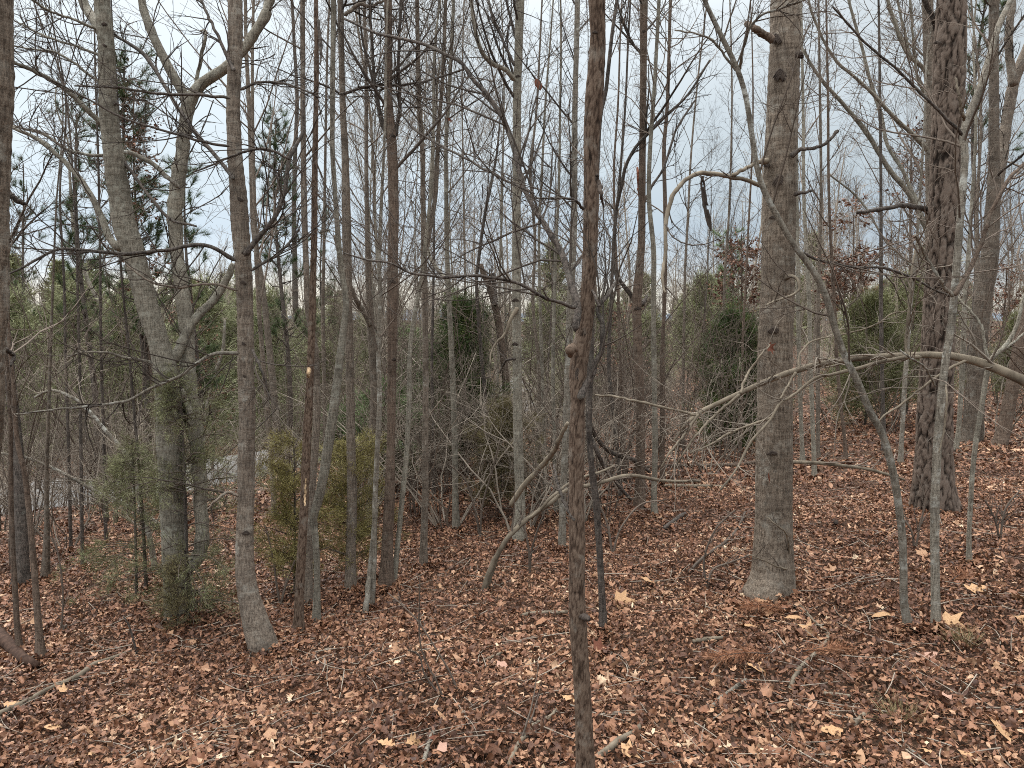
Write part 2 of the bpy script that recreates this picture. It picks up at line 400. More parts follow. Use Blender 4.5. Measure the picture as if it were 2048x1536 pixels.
def T(name, label, trunk, bark='grey', Y=None, br=(), nb=18, lb=(.6, 1.4), tr=(.32, 1), ext=2.6, k2=7, k3=4, twig='twig', style=None, ang=(42, 12), cat='tree', stub=False, sides=None,
      seed=None, gl=1.0, lump=.06, brbark=None, group=None, up=.07, rm=1.0):
    """one traced tree: trunk listed top to base in photo pixels (u, v, radius), branches from their root outward"""
    seed = len(ALLT) + 11 if seed is None else seed
    r = np.random.default_rng(seed)
    tp = [tuple(map(float, p)) for p in trunk]
    if Y is None: Y = hit(tp[-1][0], tp[-1][1])[1]
    L = px_line(tp[::-1], Y, dy=r.uniform(-.25, .25), wob=.04, seed=seed)         # base first
    if not stub:
        d = unit(L[-1, :3] - L[-2, :3]) * .7 + np.array([0, 0, .5]); d = unit(d)
        L = np.vstack([L] + [np.append(L[-1, :3] + d * e + np.array([r.normal() * .05 * e, r.normal() * .05 * e, 0]), L[-1, 3] * (1 - .75 * e / ext)) for e in (ext * .33, ext * .66, ext)])
    gz = float(H(L[0, 0], L[0, 1]))
    base = np.array([L[0, 0], L[0, 1], gz])
    if L[0, 2] > gz + .02:
        d = (L[0, :3] - L[min(2, len(L) - 1), :3]); d = d / max(abs(d[2]), .05)
        L = np.vstack([np.append(L[0, :3] + d * min((L[0, 2] - gz), .6) * .6 - np.array([0, 0, (L[0, 2] - gz)]) * .4, L[0, 3] * 1.1), L]) if L[0, 2] - gz < 2 else np.vstack([[L[0, 0], L[0, 1], gz, L[0, 3] * 1.25], L])
        base = np.array([L[0, 0], L[0, 1], float(H(L[0, 0], L[0, 1]))])
    low = L[0].copy(); low[2] = min(low[2], base[2]) - .1; low[3] *= 1.12
    L = np.vstack([low, L])
    hgt = L[:, 2].max() - L[:, 2].min()
    pxr = max(p[2] for p in tp)
    sides = sides or int(np.clip(pxr * 1.2, 8, 22))
    if style == 'pine': nr, sides = 420, 84
    elif style == 'flaky': nr, sides = int(hgt / .007), 56
    elif style == 'fine': nr, sides = int(hgt / .013), 96
    else: nr = int(np.clip(hgt / .05, 30, 220))
    C = catmull(L, nr); P, R = C[:, :3], np.maximum(C[:, 3], .0015)
    ro = root(name, tuple(base), label, cat, group)
    obj('trunk', trunk_mesh(name + '_trunk', P, R, sides, bark, base, style, seed * .37, lump, {'pine': .12, 'fine': .22}.get(style, .45)), ro); BASES.append((base, R[1]))
    tw = Tubes()
    c2 = catmull(L, 40); TP, TR = c2[None, :, :3], np.maximum(c2[None, :, 3], .002)
    lines = []
    for b in br:
        dy = b[1] if isinstance(b[1], (int, float)) else None
        pts, opt = b[0], (b[1] if len(b) > 1 and isinstance(b[1], dict) else {})
        bl = px_line(pts, Y + opt.get('y0', 0), dy=opt.get('dy', r.uniform(-.4, .4)), wob=.06, seed=seed + len(lines) + 3)
        if opt.get('ext'):
            d = unit(bl[-1, :3] - bl[-2, :3]); bl = np.vstack([bl, np.append(bl[-1, :3] + d * opt['ext'], bl[-1, 3] * .4)])
        bc = catmull(bl, opt.get('n', 36))
        rad = np.maximum(bc[:, 3], .0012)
        jj = r.normal(size=(len(bc), 3)); jj[1:-1] = (jj[:-2] + 2 * jj[1:-1] + jj[2:]) / 3; bc[1:, :3] += jj[1:] * np.minimum(rad[1:, None] * .3, .0022)
        rad = rad * (1 + .22 * np.maximum(r.random(len(bc)) - .7, 0) / .3)
        me = trunk_mesh('branch', bc[:, :3], rad, int(np.clip(np.max([p[2] for p in pts]) * 1.6, 6, 14)), opt.get('bark', brbark or bark), base, None, seed + len(lines) * .7, opt.get('lump', .09))
        o = obj('branch', me, ro)
        if 'label' in opt: o['label'] = opt['label']
        lines.append((bc, opt))
    allb = []
    if nb:
        P1, R1 = grow(r, TP, TR, nb, tr, ang, (lb[0] * 1, lb[1]), 9, up, .09, .42, .0017 * rm, flat=.8)
        R1 = np.minimum(R1, .02)
        ln = np.linalg.norm(P1[:, -1] - P1[:, 0], axis=1, keepdims=True); R1 = np.minimum(R1, .0035 + ln * .009)
        P1, R1 = keep_clear(P1, R1)
        if len(P1): allb.append((P1, R1, 1.0))
    for bc, opt in lines:
        nn = opt.get('tw', 5)
        if nn:
            allb.append((bc[None, ::3, :3], bc[None, ::3, 3], -nn))
    for P1, R1, kk in allb:
        if kk > 0:
            tw.add(P1, R1, 4 if pxr > 10 else 3); k_ = k2
        else: k_ = int(-kk)
        if len(P1) == 0: continue
        lm = np.linalg.norm(P1[:, -1] - P1[:, 0], axis=1).mean()
        P2, R2 = grow(r, P1, R1, k_ if kk > 0 else int(k_ * 1.7), (.12, 1), (45, 15), (.18 * lm * gl + .06, .5 * lm * gl + .1) if kk > 0 else (.18 * gl, .75 * gl), 7, .05, .14, .62, .0013 * rm)
        R2 = np.minimum(R2, .004 * rm)
        P2, R2 = keep_clear(P2, R2); tw.add(P2, R2, 3)
        if len(P2) and k3:
            lm2 = np.linalg.norm(P2[:, -1] - P2[:, 0], axis=1).mean()
            P3, R3 = grow(r, P2, R2, k3, (.2, 1), (42, 15), (.15 * lm2 + .04, .5 * lm2 + .06), 5, .04, .16, .75, .00105 * rm)
            tw.add(P3, R3, 3)
    if tw.g:
        obj('twigs', tw.build(name + '_twigs', twig, base), ro, kind='stuff')
    ALLT.append(ro)
    return dict(ro=ro, Y=Y, base=base, C=C)
def on_face(t, u, v, lift=.0):
    """point of the bark that faces the path at photo pixel u, v"""
    C = t['C']; q = C[:, :3] - np.array([0, 0, CZ])
    dep = q[:, 1] * cp - q[:, 2] * sp_
    vv = 768 - F * (q[:, 1] * sp_ + q[:, 2] * cp) / dep
    i = int(np.argmin(np.abs(vv - v))); c = C[i]
    P, k = W(u, v, c[1]); R = c[3] + lift
    dx = np.clip((P[..., 0] - c[0]) / R, -.96, .96)
    y = c[1] - R * np.sqrt(1 - dx ** 2)
    P, k = W(u, v, y)
    return P, float(np.mean(k)), c
def scar(t, u, v, w_, h_=None, mat='scar', th=1.0):
    """dark raised chevron left by a shed branch"""
    h_ = h_ or w_ * .7
    tb = Tubes(); n = 11; ss = np.linspace(-1, 1, n)
    for q in range(4):
        wq = w_ * (1 - q * .2)
        P = np.array([on_face(t, u + a * wq, v + (abs(a) ** 1.25) * h_ * (1 - q * .12) + q * h_ * .22, -.001)[0] for a in ss])
        k = on_face(t, u, v)[1]
        rad = (w_ * .13 * k * th) * np.sqrt(1.03 - ss ** 2) + .0006
        tb.add(P, rad, 6)
    return obj('branch_scar', tb.build('branch_scar', mat, t['base']), t['ro'])
# ------------------------------------------------------------------ ground, road, far hills
def axis(fine, step, far, g=1.16):
    a = list(np.arange(0, fine, step)); d = step
    while a[-1] < far: d *= g; a.append(a[-1] + d)
    return np.array(a)
ax_ = axis(11, .14, 1800); xs = np.concatenate([-ax_[:0:-1], ax_])
ay = axis(26, .14, 2600); yb = axis(3, .4, 700, 1.3); ys = np.concatenate([-yb[:0:-1], ay])
X, Yg = np.meshgrid(xs, ys); Z = H(X, Yg)
nx, ny = len(xs), len(ys)
i, j = np.meshgrid(np.arange(ny - 1), np.arange(nx - 1), indexing='ij')
Q = np.stack([i * nx + j, i * nx + j + 1, (i + 1) * nx + j + 1, (i + 1) * nx + j], -1).reshape(-1, 4)
m = M('leafy soil', .95)
v1 = m.coord((1, 1, 1)); nz = m.noise(v1, 14, 8, .75); n5 = m.noise(v1, 48, 6, .8)
c = m.ramp(nz, [(.3, (.035, .02, .014)), (.45, (.10, .055, .037)), (.58, (.20, .115, .075)), (.72, (.34, .22, .15))])
c = m.mix(m.ramp(n5, [(.42, g3(.75)), (.6, g3(0))]), c, (.03, .018, .012))
c = m.mix(m.ramp(m.noise(v1, .35, 4, .6), [(.5, g3(0)), (.68, g3(.45))]), c, (.14, .10, .065))
m.color(c); m.bump(m.math('ADD', nz, n5), .9, .03)
floor = obj('forest_floor', mesh_from('forest_floor', np.stack([X, Yg, Z], -1).reshape(-1, 3), quads=Q, mat=m.m), kind='structure')
# gravel road down in the hollow
rc = catmull(np.c_[ROAD[1:9], np.zeros(8)], 160)[:, :2]
tn = unit(np.gradient(rc, axis=0)); nn_ = np.c_[-tn[:, 1], tn[:, 0]]
cols = np.array([-2.0, -1.9, -1.2, -.6, 0, .6, 1.2, 1.9, 2.0]); zz = np.array([-.03, .03, .05, .035, .06, .035, .05, .03, -.03])
V = np.array([[rc[a, 0] + nn_[a, 0] * q, rc[a, 1] + nn_[a, 1] * q, float(H(rc[a, 0], rc[a, 1])) + z_] for a in range(160) for q, z_ in zip(cols, zz)])
K = len(cols)
Q = np.array([[a * K + b, a * K + b + 1, (a + 1) * K + b + 1, (a + 1) * K + b] for a in range(159) for b in range(K - 1)])
m = M('road gravel', .9); v1 = m.coord((1, 1, 1))
c = m.ramp(m.noise(v1, 40, 6, .8), [(.3, (.16, .155, .15)), (.6, (.26, .255, .25)), (.75, (.33, .325, .32))])
c = m.mix(m.ramp(m.noise(v1, 1.1, 5, .6), [(.5, g3(0)), (.7, g3(.6))]), c, (.28, .24, .19))
m.color(c); m.bump(m.noise(v1, 60, 5, .8), .5, .02)
obj('gravel_road', mesh_from('gravel_road', V, quads=Q[:, ::-1], mat=m.m), kind='structure')
# far ridge; distance haze is painted in as the bluish tint of its woods
a = np.linspace(-1.1, 1.1, 160); rows = []
for k, (d, h) in enumerate([(900, 0), (1100, 8), (1350, 17), (1650, 11), (1900, 0)]):
    hh = h * (1 + .35 * np.sin(a * 7 + k) + .18 * np.sin(a * 19 + 2 * k)) - 6
    rows.append(np.stack([np.sin(a) * d, np.cos(a) * d, hh], 1))
V = np.concatenate(rows); n = 160
Q = [[r_ * n + b, r_ * n + b + 1, (r_ + 1) * n + b + 1, (r_ + 1) * n + b] for r_ in range(4) for b in range(n - 1)]
m = M('haze tinted wooded ridge', 1.); m.color(m.ramp(m.noise(m.coord((1, 1, 3)), .05, 6, .7), [(.35, (.10, .13, .16)), (.65, (.17, .20, .24))]))
obj('distant_hills', mesh_from('distant_hills', V, quads=Q, mat=m.m), kind='structure')

# ------------------------------------------------------------------ traced trees: near trunks
t1 = T('leaning_tree', 'lichen grey tree trunk at the very left edge, leaning out of the frame',
  [(-14, -60, 38), (-15, 0, 37), (-16, 170, 37), (-20, 300, 36), (-23, 500, 36), (-27, 650, 36), (-34, 800, 37), (-44, 900, 38), (-80, 1250, 42), (-120, 1560, 48)], 'tulip', nb=4, lb=(.5, .9), tr=(.6, 1), style='fine',
  br=[([(10, 375, 5), (30, 398, 5), (50, 408, 3.5)], {'tw': 0, 'dy': 0, 'bark': 'dark'}), ([(12, 700, 4), (28, 712, 4), (20, 732, 2)], {'tw': 2, 'bark': 'dark', 'dy': .05})])
ta = T('forked_tree', 'big pale grey forked tree on the left, its two stems joined low in cedar sprays',
  [(203, -60, 14), (205, 0, 15), (213, 100, 15.5), (215, 200, 16), (219, 250, 17), (226, 300, 18), (233, 350, 19), (240, 400, 20), (249, 450, 21), (266, 500, 21), (286, 580, 21), (303, 640, 20), (318, 690, 20), (333, 750, 24), (339, 850, 25), (343, 1000, 23), (350, 1120, 23), (362, 1232, 27)],
  'beech', ext=3.2, nb=16, lb=(.5, 1.2), tr=(.55, 1), k2=6, twig='twig_dark', gl=1.1, style='fine',
  br=[([(358, 1150, 18), (402, 1100, 13), (401, 1000, 13), (396, 900, 14), (384, 830, 15), (377, 760, 14), (376, 700, 13.5), (371, 640, 14), (364, 580, 13.5), (354, 510, 13), (350, 450, 14), (352, 400, 14), (357, 350, 14), (365, 300, 12.5), (371, 250, 12), (376, 212, 12), (386, 188, 11.2), (412, 161, 10.2), (440, 143, 10), (470, 118, 9.5), (490, 95, 9), (512, 60, 9), (533, 25, 8.5), (545, -25, 8)], {'tw': 14, 'dy': .3, 'n': 150, 'lump': .05, 'ext': 1.5}),
      ([(374, 232, 7), (372, 206, 9), (364, 182, 9.5), (345, 150, 9), (325, 108, 8.5), (301, 58, 8), (285, 15, 7.5), (281, -30, 7)], {'tw': 8, 'ext': 1.5, 'dy': .1, 'y0': .2}),
      ([(386, 192, 4), (397, 145, 4), (405, 100, 4), (413, 68, 3.2), (408, 61, 2.6), (402, 60, 2)], {'tw': 2, 'dy': .05, 'y0': .22}),
      ([(345, 722, 11), (358, 700, 10), (375, 662, 9), (400, 628, 8.5), (430, 596, 8), (455, 555, 7), (467, 528, 6)], {'tw': 5, 'dy': .2}),
      ([(203, 248, 6), (170, 215, 5), (130, 178, 4.5), (80, 148, 4), (25, 122, 3)], {'tw': 9, 'dy': -.2}),
      ([(240, 496, 7), (222, 480, 6.5), (205, 440, 6), (183, 392, 5.5), (160, 358, 5), (130, 325, 4.5), (78, 280, 4), (25, 256, 3)], {'tw': 9, 'dy': .2}),
      ([(205, 70, 10), (190, 45, 9.5), (172, 15, 9), (155, -30, 8)], {'tw': 5, 'ext': 1.2}),
      ([(356, 372, 4), (330, 350, 4.6), (310, 330, 4.5), (285, 317, 4), (250, 304, 3.5), (200, 311, 3), (140, 302, 3), (90, 270, 2.5), (25, 252, 2)], {'tw': 8, 'dy': .2, 'bark': 'pale', 'y0': .12}),
      ([(196, 60, 3), (150, 40, 2.5), (100, 22, 2.2), (50, -10, 2)], {'tw': 8, 'dy': -.3}),
      ([(197, 110, 3), (150, 92, 2.6), (90, 72, 2.2), (30, 42, 1.6)], {'tw': 8, 'dy': .2}),
      ([(200, 165, 3), (150, 128, 2.6), (110, 104, 2.2), (75, 100, 2), (28, 92, 1.6)], {'tw': 7, 'dy': -.1}),
            ([(310, 727, 4), (290, 722, 3.5), (255, 716, 3), (215, 706, 2.6), (170, 705, 2), (135, 715, 1.5)], {'tw': 7, 'bark': 'pale'}),
      ([(225, 300, 4), (260, 340, 3.5), (300, 395, 3), (345, 440, 3), (392, 452, 2)], {'tw': 4, 'bark': 'dark', 'dy': -.3}),
      ([(362, 780, 6), (374, 805, 6), (386, 850, 5)], {'tw': 0, 'dy': -.05, 'bark': 'beech'})])
for (u, v, w_) in [(208, 45, 8), (207, 88, 7), (316, 1000, 9), (233, 205, 7)]: scar(ta, u, v, w_) if v < 900 else None
tb_ = T('young_tree', 'slender grey brown tree left of centre with a leaning swollen foot',
  [(470, -60, 14), (470, 0, 14), (470, 100, 14), (466, 200, 13), (470, 300, 14.5), (477, 400, 16.5), (484, 500, 17), (489, 600, 15.5), (491, 700, 15), (494, 800, 15.5), (493, 900, 16), (491, 1000, 16), (489, 1050, 17), (489, 1100, 18), (492, 1160, 19.5), (500, 1200, 22), (514, 1250, 27), (527, 1302, 31)],
  'grey', nb=10, lb=(.4, 1.0), tr=(.62, 1), k2=6, twig='twig_dark', style='fine',
  br=[([(492, 508, 6), (512, 480, 4.8), (535, 453, 4.4), (560, 415, 4), (571, 369, 4), (578, 320, 3.8), (592, 290, 3.5), (606, 262, 3), (606, 200, 2.6)], {'tw': 9, 'bark': 'dark', 'dy': .1}),
      ([(578, 318, 3), (555, 306, 2.6), (528, 298, 2.6), (495, 302, 2.4), (455, 316, 2.2), (425, 330, 2), (385, 345, 1.8)], {'tw': 7, 'bark': 'dark', 'dy': -.1}),
      ([(467, 519, 4.5), (430, 497, 4.2), (390, 490, 4.2), (345, 497, 4), (297, 504, 3.8), (255, 508, 3.5), (212, 505, 3.4), (150, 499, 3.2), (116, 499, 3), (80, 516, 2.6), (18, 548, 2)], {'tw': 10, 'bark': 'dark', 'dy': -.35}),
      ([(473, 707, 4.2), (431, 707, 4), (386, 732, 3.6), (359, 752, 3.4), (301, 777, 3.2), (253, 802, 3), (171, 813, 2.8), (116, 818, 2.4), (30, 830, 2)], {'tw': 10, 'dy': -.3, 'bark': 'pale'}),
      ([(473, 580, 3), (420, 567, 2.8), (359, 575, 2.5), (301, 563, 2.2), (250, 528, 1.6)], {'tw': 7, 'dy': -.2}),
      ([(466, 356, 4), (455, 342, 4), (420, 300, 4.2), (386, 258, 4.2), (345, 200, 4), (310, 138, 3.8), (280, 102, 3.8), (235, 74, 3), (180, 40, 2.4)], {'tw': 9, 'bark': 'dark', 'dy': .9}),
      ([(468, 140, 3.4), (462, 130, 3.4), (440, 80, 3), (420, 40, 2.8), (398, -10, 2.4)], {'tw': 5, 'bark': 'dark', 'dy': .2}),
      ([(482, 178, 3), (520, 165, 2.6), (580, 170, 2.2), (640, 195, 1.8)], {'tw': 7, 'bark': 'dark'}),
      ([(456, 196, 3), (400, 190, 2.8), (330, 188, 2.6), (240, 176, 2.2), (150, 172, 1.8)], {'tw': 8, 'bark': 'dark', 'dy': -.2}),
      ([(456, 292, 3), (400, 282, 2.8), (330, 262, 2.5), (250, 238, 2.2), (170, 195, 2), (100, 158, 1.6)], {'tw': 9, 'bark': 'dark', 'dy': -.3}),
      ([(502, 540, 3), (560, 505, 2.6), (600, 458, 2)], {'tw': 6, 'bark': 'dark'}),
      ([(505, 700, 3), (525, 745, 2.6), (540, 800, 2)], {'tw': 4, 'bark': 'dark'}),
      ([(476, 992, 3), (455, 985, 3), (430, 1002, 2.5), (415, 1020, 2)], {'tw': 2})])
for (u, v, w_) in [(485, 562, 9), (483, 683, 9), (484, 748, 9), (478, 395, 10), (492, 500, 10), (492, 1062, 9)]: scar(tb_, u, v, w_)
T('thin_tree', 'thin grey stem just left of the dark flaky snag, left of centre', [(604, -60, 5), (605, 0, 5), (606, 200, 5), (608, 400, 6), (612, 520, 6), (616, 620, 6.5), (630, 700, 7), (634, 800, 7), (630, 900, 7.5), (622, 1000, 7.5), (618, 1100, 8), (617, 1215, 9)], 'grey', nb=16, tr=(.4, 1))
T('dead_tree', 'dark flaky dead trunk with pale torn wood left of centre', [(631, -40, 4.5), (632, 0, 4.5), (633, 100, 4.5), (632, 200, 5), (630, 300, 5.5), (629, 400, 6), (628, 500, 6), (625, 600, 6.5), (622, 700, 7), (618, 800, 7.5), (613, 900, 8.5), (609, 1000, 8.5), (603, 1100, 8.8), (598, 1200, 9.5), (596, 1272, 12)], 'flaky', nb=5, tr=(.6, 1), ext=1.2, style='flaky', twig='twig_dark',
  br=[([(636, 40, 3), (641, 90, 3.5), (640, 130, 1.5)], {'tw': 0, 'bark': 'dark'}), ([(612, 958, 1.6), (611, 985, 2.2), (610, 1000, 2), (610, 1012, 1)], {'tw': 0, 'bark': 'raw', 'dy': -.06}), ([(618, 738, 3.5), (617, 748, 3.5), (616, 756, 1.5)], {'tw': 0, 'bark': 'raw', 'dy': -.08})])
T('curved_tree', 'slender tree curving right then back to a pale banded foot', [(668, -60, 5), (667, 0, 5), (665, 200, 5), (665, 300, 5), (671, 400, 4.8), (680, 520, 6), (692, 600, 6), (688, 650, 6.5), (682, 700, 7.5), (670, 800, 9), (655, 900, 9.5), (645, 960, 9.5), (634, 1010, 9), (627, 1035, 7.5), (631, 1080, 6.5), (634, 1150, 6.5), (633, 1250, 8.5)], 'beech', nb=15, tr=(.45, 1), twig='twig_dark')
T('young_tree', 'straight grey tree above the yellow olive cedar shrubs', [(680, -60, 6), (681, 0, 6), (685, 200, 6), (690, 300, 7), (692, 400, 8.5), (694, 500, 9.5), (696, 600, 8.5), (699, 700, 8.5), (701, 800, 8.5), (702, 900, 9), (704, 1000, 10), (702, 1100, 10), (700, 1185, 12)], 'grey', nb=18, tr=(.4, 1), twig='twig_dark',
  br=[([(690, 30, 4), (720, 8, 3.6), (745, 12, 3), (790, -15, 2)], {'tw': 6}), ([(683, 188, 3), (740, 172, 2.8), (800, 170, 2.5), (860, 160, 2.2), (930, 138, 1.6)], {'tw': 9, 'bark': 'dark'})])
tg = T('young_tree', 'brown ringed tree standing left of the thin twin stems, mid left', [(775, -60, 8), (776, 0, 8), (777, 100, 8), (777, 200, 8.5), (783, 270, 10), (787, 400, 10.5), (786, 500, 10), (785, 600, 10.5), (784, 700, 9), (783, 800, 8.5), (782, 900, 9), (779, 1000, 11), (774, 1100, 12), (773, 1178, 14)], 'brown', nb=16, tr=(.4, 1), twig='twig_dark',
  br=[([(775, 275, 4), (762, 240, 4), (752, 180, 3.5), (745, 100, 3), (738, -20, 3)], {'tw': 8, 'bark': 'dark'}), ([(792, 270, 4), (800, 200, 3.5), (797, 100, 3), (803, -20, 3)], {'tw': 8, 'bark': 'dark'})])
for (u, v, w_) in [(785, 560, 8), (784, 268, 8), (788, 716, 6)]: scar(tg, u, v, w_)
T('twin_stem_tree', 'smooth greenish tree whose second stem parts high above, mid left', [(833, -40, 4), (834, 0, 4), (838, 200, 5), (845, 300, 5), (846, 400, 5.2), (848, 520, 6), (850, 600, 6), (851, 700, 6), (851, 850, 6.2), (850, 1000, 7), (847, 1100, 7.5), (848, 1137, 9)], 'grey', nb=18, tr=(.4, 1), twig='twig_dark', br=[([(850, 500, 5), (860, 450, 4.8), (871, 395, 4.6), (874, 330, 4.4), (878, 250, 4.2), (885, 150, 4), (892, 0, 3.6), (895, -40, 3.4)], {'tw': 12, 'ext': 1.2})])
T('young_tree', 'pale spotted stem with a hooked side stem, left of the middle', [(908, -60, 3.2), (907, 0, 3.3), (903, 100, 3.6), (897, 200, 4), (892, 300, 4.2), (893, 400, 4.4), (894, 500, 4.8), (898, 600, 5), (903, 700, 5.2), (907, 800, 6), (910, 900, 6.2), (911, 1000, 6.6), (912, 1065, 8)], 'beech', nb=18, tr=(.35, 1), br=[([(893, 558, 4.5), (884, 549, 4.2), (866, 524, 4), (857, 500, 3.6), (856, 450, 3.2), (862, 350, 3), (868, 250, 2.6), (880, 120, 2.2)], {'tw': 12})])
tj = T('young_tree', 'straight mottled tree in the middle, left of the rough dark stem', [(1041, -60, 9), (1040, 0, 9), (1037, 100, 8.5), (1034, 200, 8), (1034, 300, 8.5), (1033, 400, 8.5), (1033, 500, 9), (1033, 600, 9.2), (1034, 700, 9.2), (1035, 800, 9.2), (1037, 900, 9.5), (1040, 1000, 10), (1038, 1090, 13)], 'beech', nb=16, tr=(.35, 1), twig='twig_dark',
  br=[([(1027, 158, 5), (1010, 140, 4.6), (985, 128, 4.4), (965, 105, 4), (950, 60, 3.6), (943, 0, 3.2), (938, -50, 3)], {'tw': 10, 'ext': .8}),
      ([(1034, 616, 4.5), (1021, 640, 3.6), (1010, 668, 2.8), (996, 682, 2.4), (983, 705, 1.8), (980, 728, 1.2)], {'tw': 0, 'bark': 'dead', 'dy': -.2}),
      ([(1030, 718, 2.6), (1012, 722, 2.2), (1000, 745, 1.6)], {'tw': 2, 'bark': 'dark'}), ([(1028, 130, 3), (1005, 80, 2.6), (985, 30, 2.4), (970, -30, 2)], {'tw': 7, 'bark': 'dark'})])
for (u, v, w_) in [(1031, 597, 8), (1030, 685, 8), (1036, 150, 6), (1037, 335, 5), (1032, 250, 5)]: scar(tj, u, v, w_)
T('young_tree', 'pale blotched tree half hidden behind the rough dark stem', [(1156, -60, 5.5), (1155, 0, 5.5), (1153, 100, 5.5), (1150, 200, 5.6), (1149, 300, 6), (1149, 400, 6.2), (1146, 500, 7), (1141, 600, 7.5), (1138, 700, 7.5), (1134, 800, 7), (1130, 900, 7), (1126, 1000, 7), (1124, 1100, 8)], 'pale', nb=18, tr=(.35, 1), twig='twig_dark')
tl = T('rough_bark_tree', 'rough flaky brown stem nearest the camera, rising through the middle',
  [(1194, -80, 16), (1193, 0, 15.5), (1195, 60, 15), (1194, 120, 16), (1188, 200, 17), (1182, 300, 14.5), (1183, 400, 15), (1180, 500, 14.5), (1176, 580, 14.5), (1171, 650, 15.5), (1161, 700, 18.5), (1155, 760, 17.5), (1155, 800, 14.5), (1153, 900, 15.5), (1153, 1000, 15.5), (1155, 1100, 16.5), (1154, 1200, 16), (1158, 1280, 16.5), (1165, 1400, 16.5), (1170, 1536, 18), (1173, 1640, 20)],
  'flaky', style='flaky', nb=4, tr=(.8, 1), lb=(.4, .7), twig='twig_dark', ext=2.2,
  br=[([(1161, 795, 7), (1168, 780, 6.5), (1180, 752, 5.8), (1194, 724, 5), (1206, 684, 5), (1203, 640, 4.6), (1198, 613, 4.2), (1217, 589, 3.8), (1228, 570, 3.2), (1240, 556, 2.2)], {'tw': 5, 'bark': 'dark', 'dy': .15}),
      ([(1198, 613, 3.2), (1190, 592, 2.6), (1178, 560, 2)], {'tw': 2, 'bark': 'dark', 'dy': .1}),
      ([(1151, 655, 7), (1154, 626, 7), (1149, 590, 7), (1141, 558, 7), (1128, 520, 6.6), (1114, 492, 6.2), (1083, 441, 5.6), (1062, 405, 5), (1048, 375, 5), (1035, 325, 4.6), (1018, 273, 4.4), (1008, 239, 4.4), (988, 205, 4.4), (953, 164, 4), (919, 123, 3.8), (885, 106, 3.4), (834, 85, 3), (748, 65, 2.5), (690, 38, 2)], {'tw': 12, 'bark': 'dark', 'dy': .5, 'n': 60}),
      ([(1150, 614, 4.6), (1120, 606, 4), (1090, 596, 3.6), (1049, 572, 3.4), (1001, 558, 3), (953, 551, 3), (910, 553, 2.8), (871, 553, 2.6), (817, 544, 2.3), (783, 527, 2.2), (724, 517, 2), (690, 506, 1.6)], {'tw': 11, 'bark': 'dark', 'dy': -.3, 'n': 50}),
      ([(1152, 700, 5), (1143, 695, 8), (1142, 700, 8.5), (1140, 712, 4)], {'tw': 0, 'bark': 'flaky', 'dy': -.02}),
      ([(1194, 350, 4), (1200, 370, 5), (1203, 390, 3.5), (1207, 415, 1)], {'tw': 0, 'bark': 'scar', 'dy': -.03}),
      ([(1167, 418, 3), (1150, 400, 2.6), (1130, 397, 2.4), (1100, 397, 2), (1070, 396, 1.5)], {'tw': 4, 'bark': 'dark'}),
      ([(1064, 385, 2.6), (1000, 355, 2.6), (940, 322, 2.4), (880, 290, 2.2), (820, 250, 2), (770, 170, 1.8)], {'tw': 9, 'bark': 'dark', 'dy': .4}),
      ([(1150, 1040, 4), (1133, 1015, 3.4), (1117, 975, 3), (1107, 930, 2.4)], {'tw': 2, 'bark': 'dark', 'dy': .1}),
      ([(1160, 1233, 4), (1174, 1236, 6), (1176, 1240, 2)], {'tw': 0, 'bark': 'scar'})])
for (u, v, w_, h_) in [(1189, 352, 6, 6), (1155, 736, 9, 26), (1163, 1236, 8, 4), (1190, 62, 6, 4)]: scar(tl, u, v, w_, h_, th=1.2)
T('slim_tree', 'slim dark stem right beside the rough brown stem at its foot', [(1237, -40, 3.2), (1234, 0, 3.4), (1224, 70, 3.6), (1212, 180, 3.8), (1200, 240, 4), (1192, 400, 4.6), (1187, 550, 5), (1182, 700, 6), (1178, 850, 6.2), (1185, 950, 6.5), (1192, 1000, 7), (1199, 1100, 6.5), (1204, 1200, 7), (1206, 1267, 9)], 'dark', nb=16, tr=(.4, 1))
to = T('young_tree', 'tree with rusty bare wood patch high on its stem, right of centre', [(1289, -60, 8), (1288, 0, 8), (1287, 100, 7.2), (1286, 200, 7), (1285, 300, 6.8), (1284, 400, 7), (1282, 500, 7.5), (1274, 600, 9.3), (1276, 700, 9.2), (1280, 800, 9.2), (1281, 900, 9.4), (1280, 1000, 11), (1278, 1022, 13)], 'brown', nb=16, tr=(.35, 1), twig='twig_dark',
  br=[([(1268, 600, 4.5), (1260, 588, 4), (1241, 562, 3.6), (1230, 534, 3.4), (1226, 500, 3.2), (1228, 470, 3.2), (1234, 410, 3.2), (1244, 365, 3.4), (1254, 325, 3.5), (1275, 290, 3.4), (1312, 253, 3), (1346, 219, 2.8), (1377, 188, 2.4), (1420, 120, 2)], {'tw': 9, 'bark': 'dark', 'dy': -.3}),
      ([(1281, 610, 5), (1289, 602, 4), (1294, 592, 2)], {'tw': 0, 'bark': 'dark'}),
      ([(1281, 398, 4), (1279, 372, 5.2), (1278, 350, 4.6), (1274, 336, 2)], {'tw': 0, 'bark': 'redwood', 'dy': -.06}),
      ([(1283, 108, 3), (1262, 80, 2.8), (1245, 40, 2.5), (1228, -20, 2)], {'tw': 7, 'bark': 'dark'}), ([(1280, 430, 3), (1300, 380, 2.6), (1330, 330, 2.4), (1352, 260, 2.2), (1390, 200, 1.8)], {'tw': 8, 'bark': 'dark'})])
for (u, v, w_) in [(1288, 60, 6), (1276, 614, 8)]: scar(to, u, v, w_)
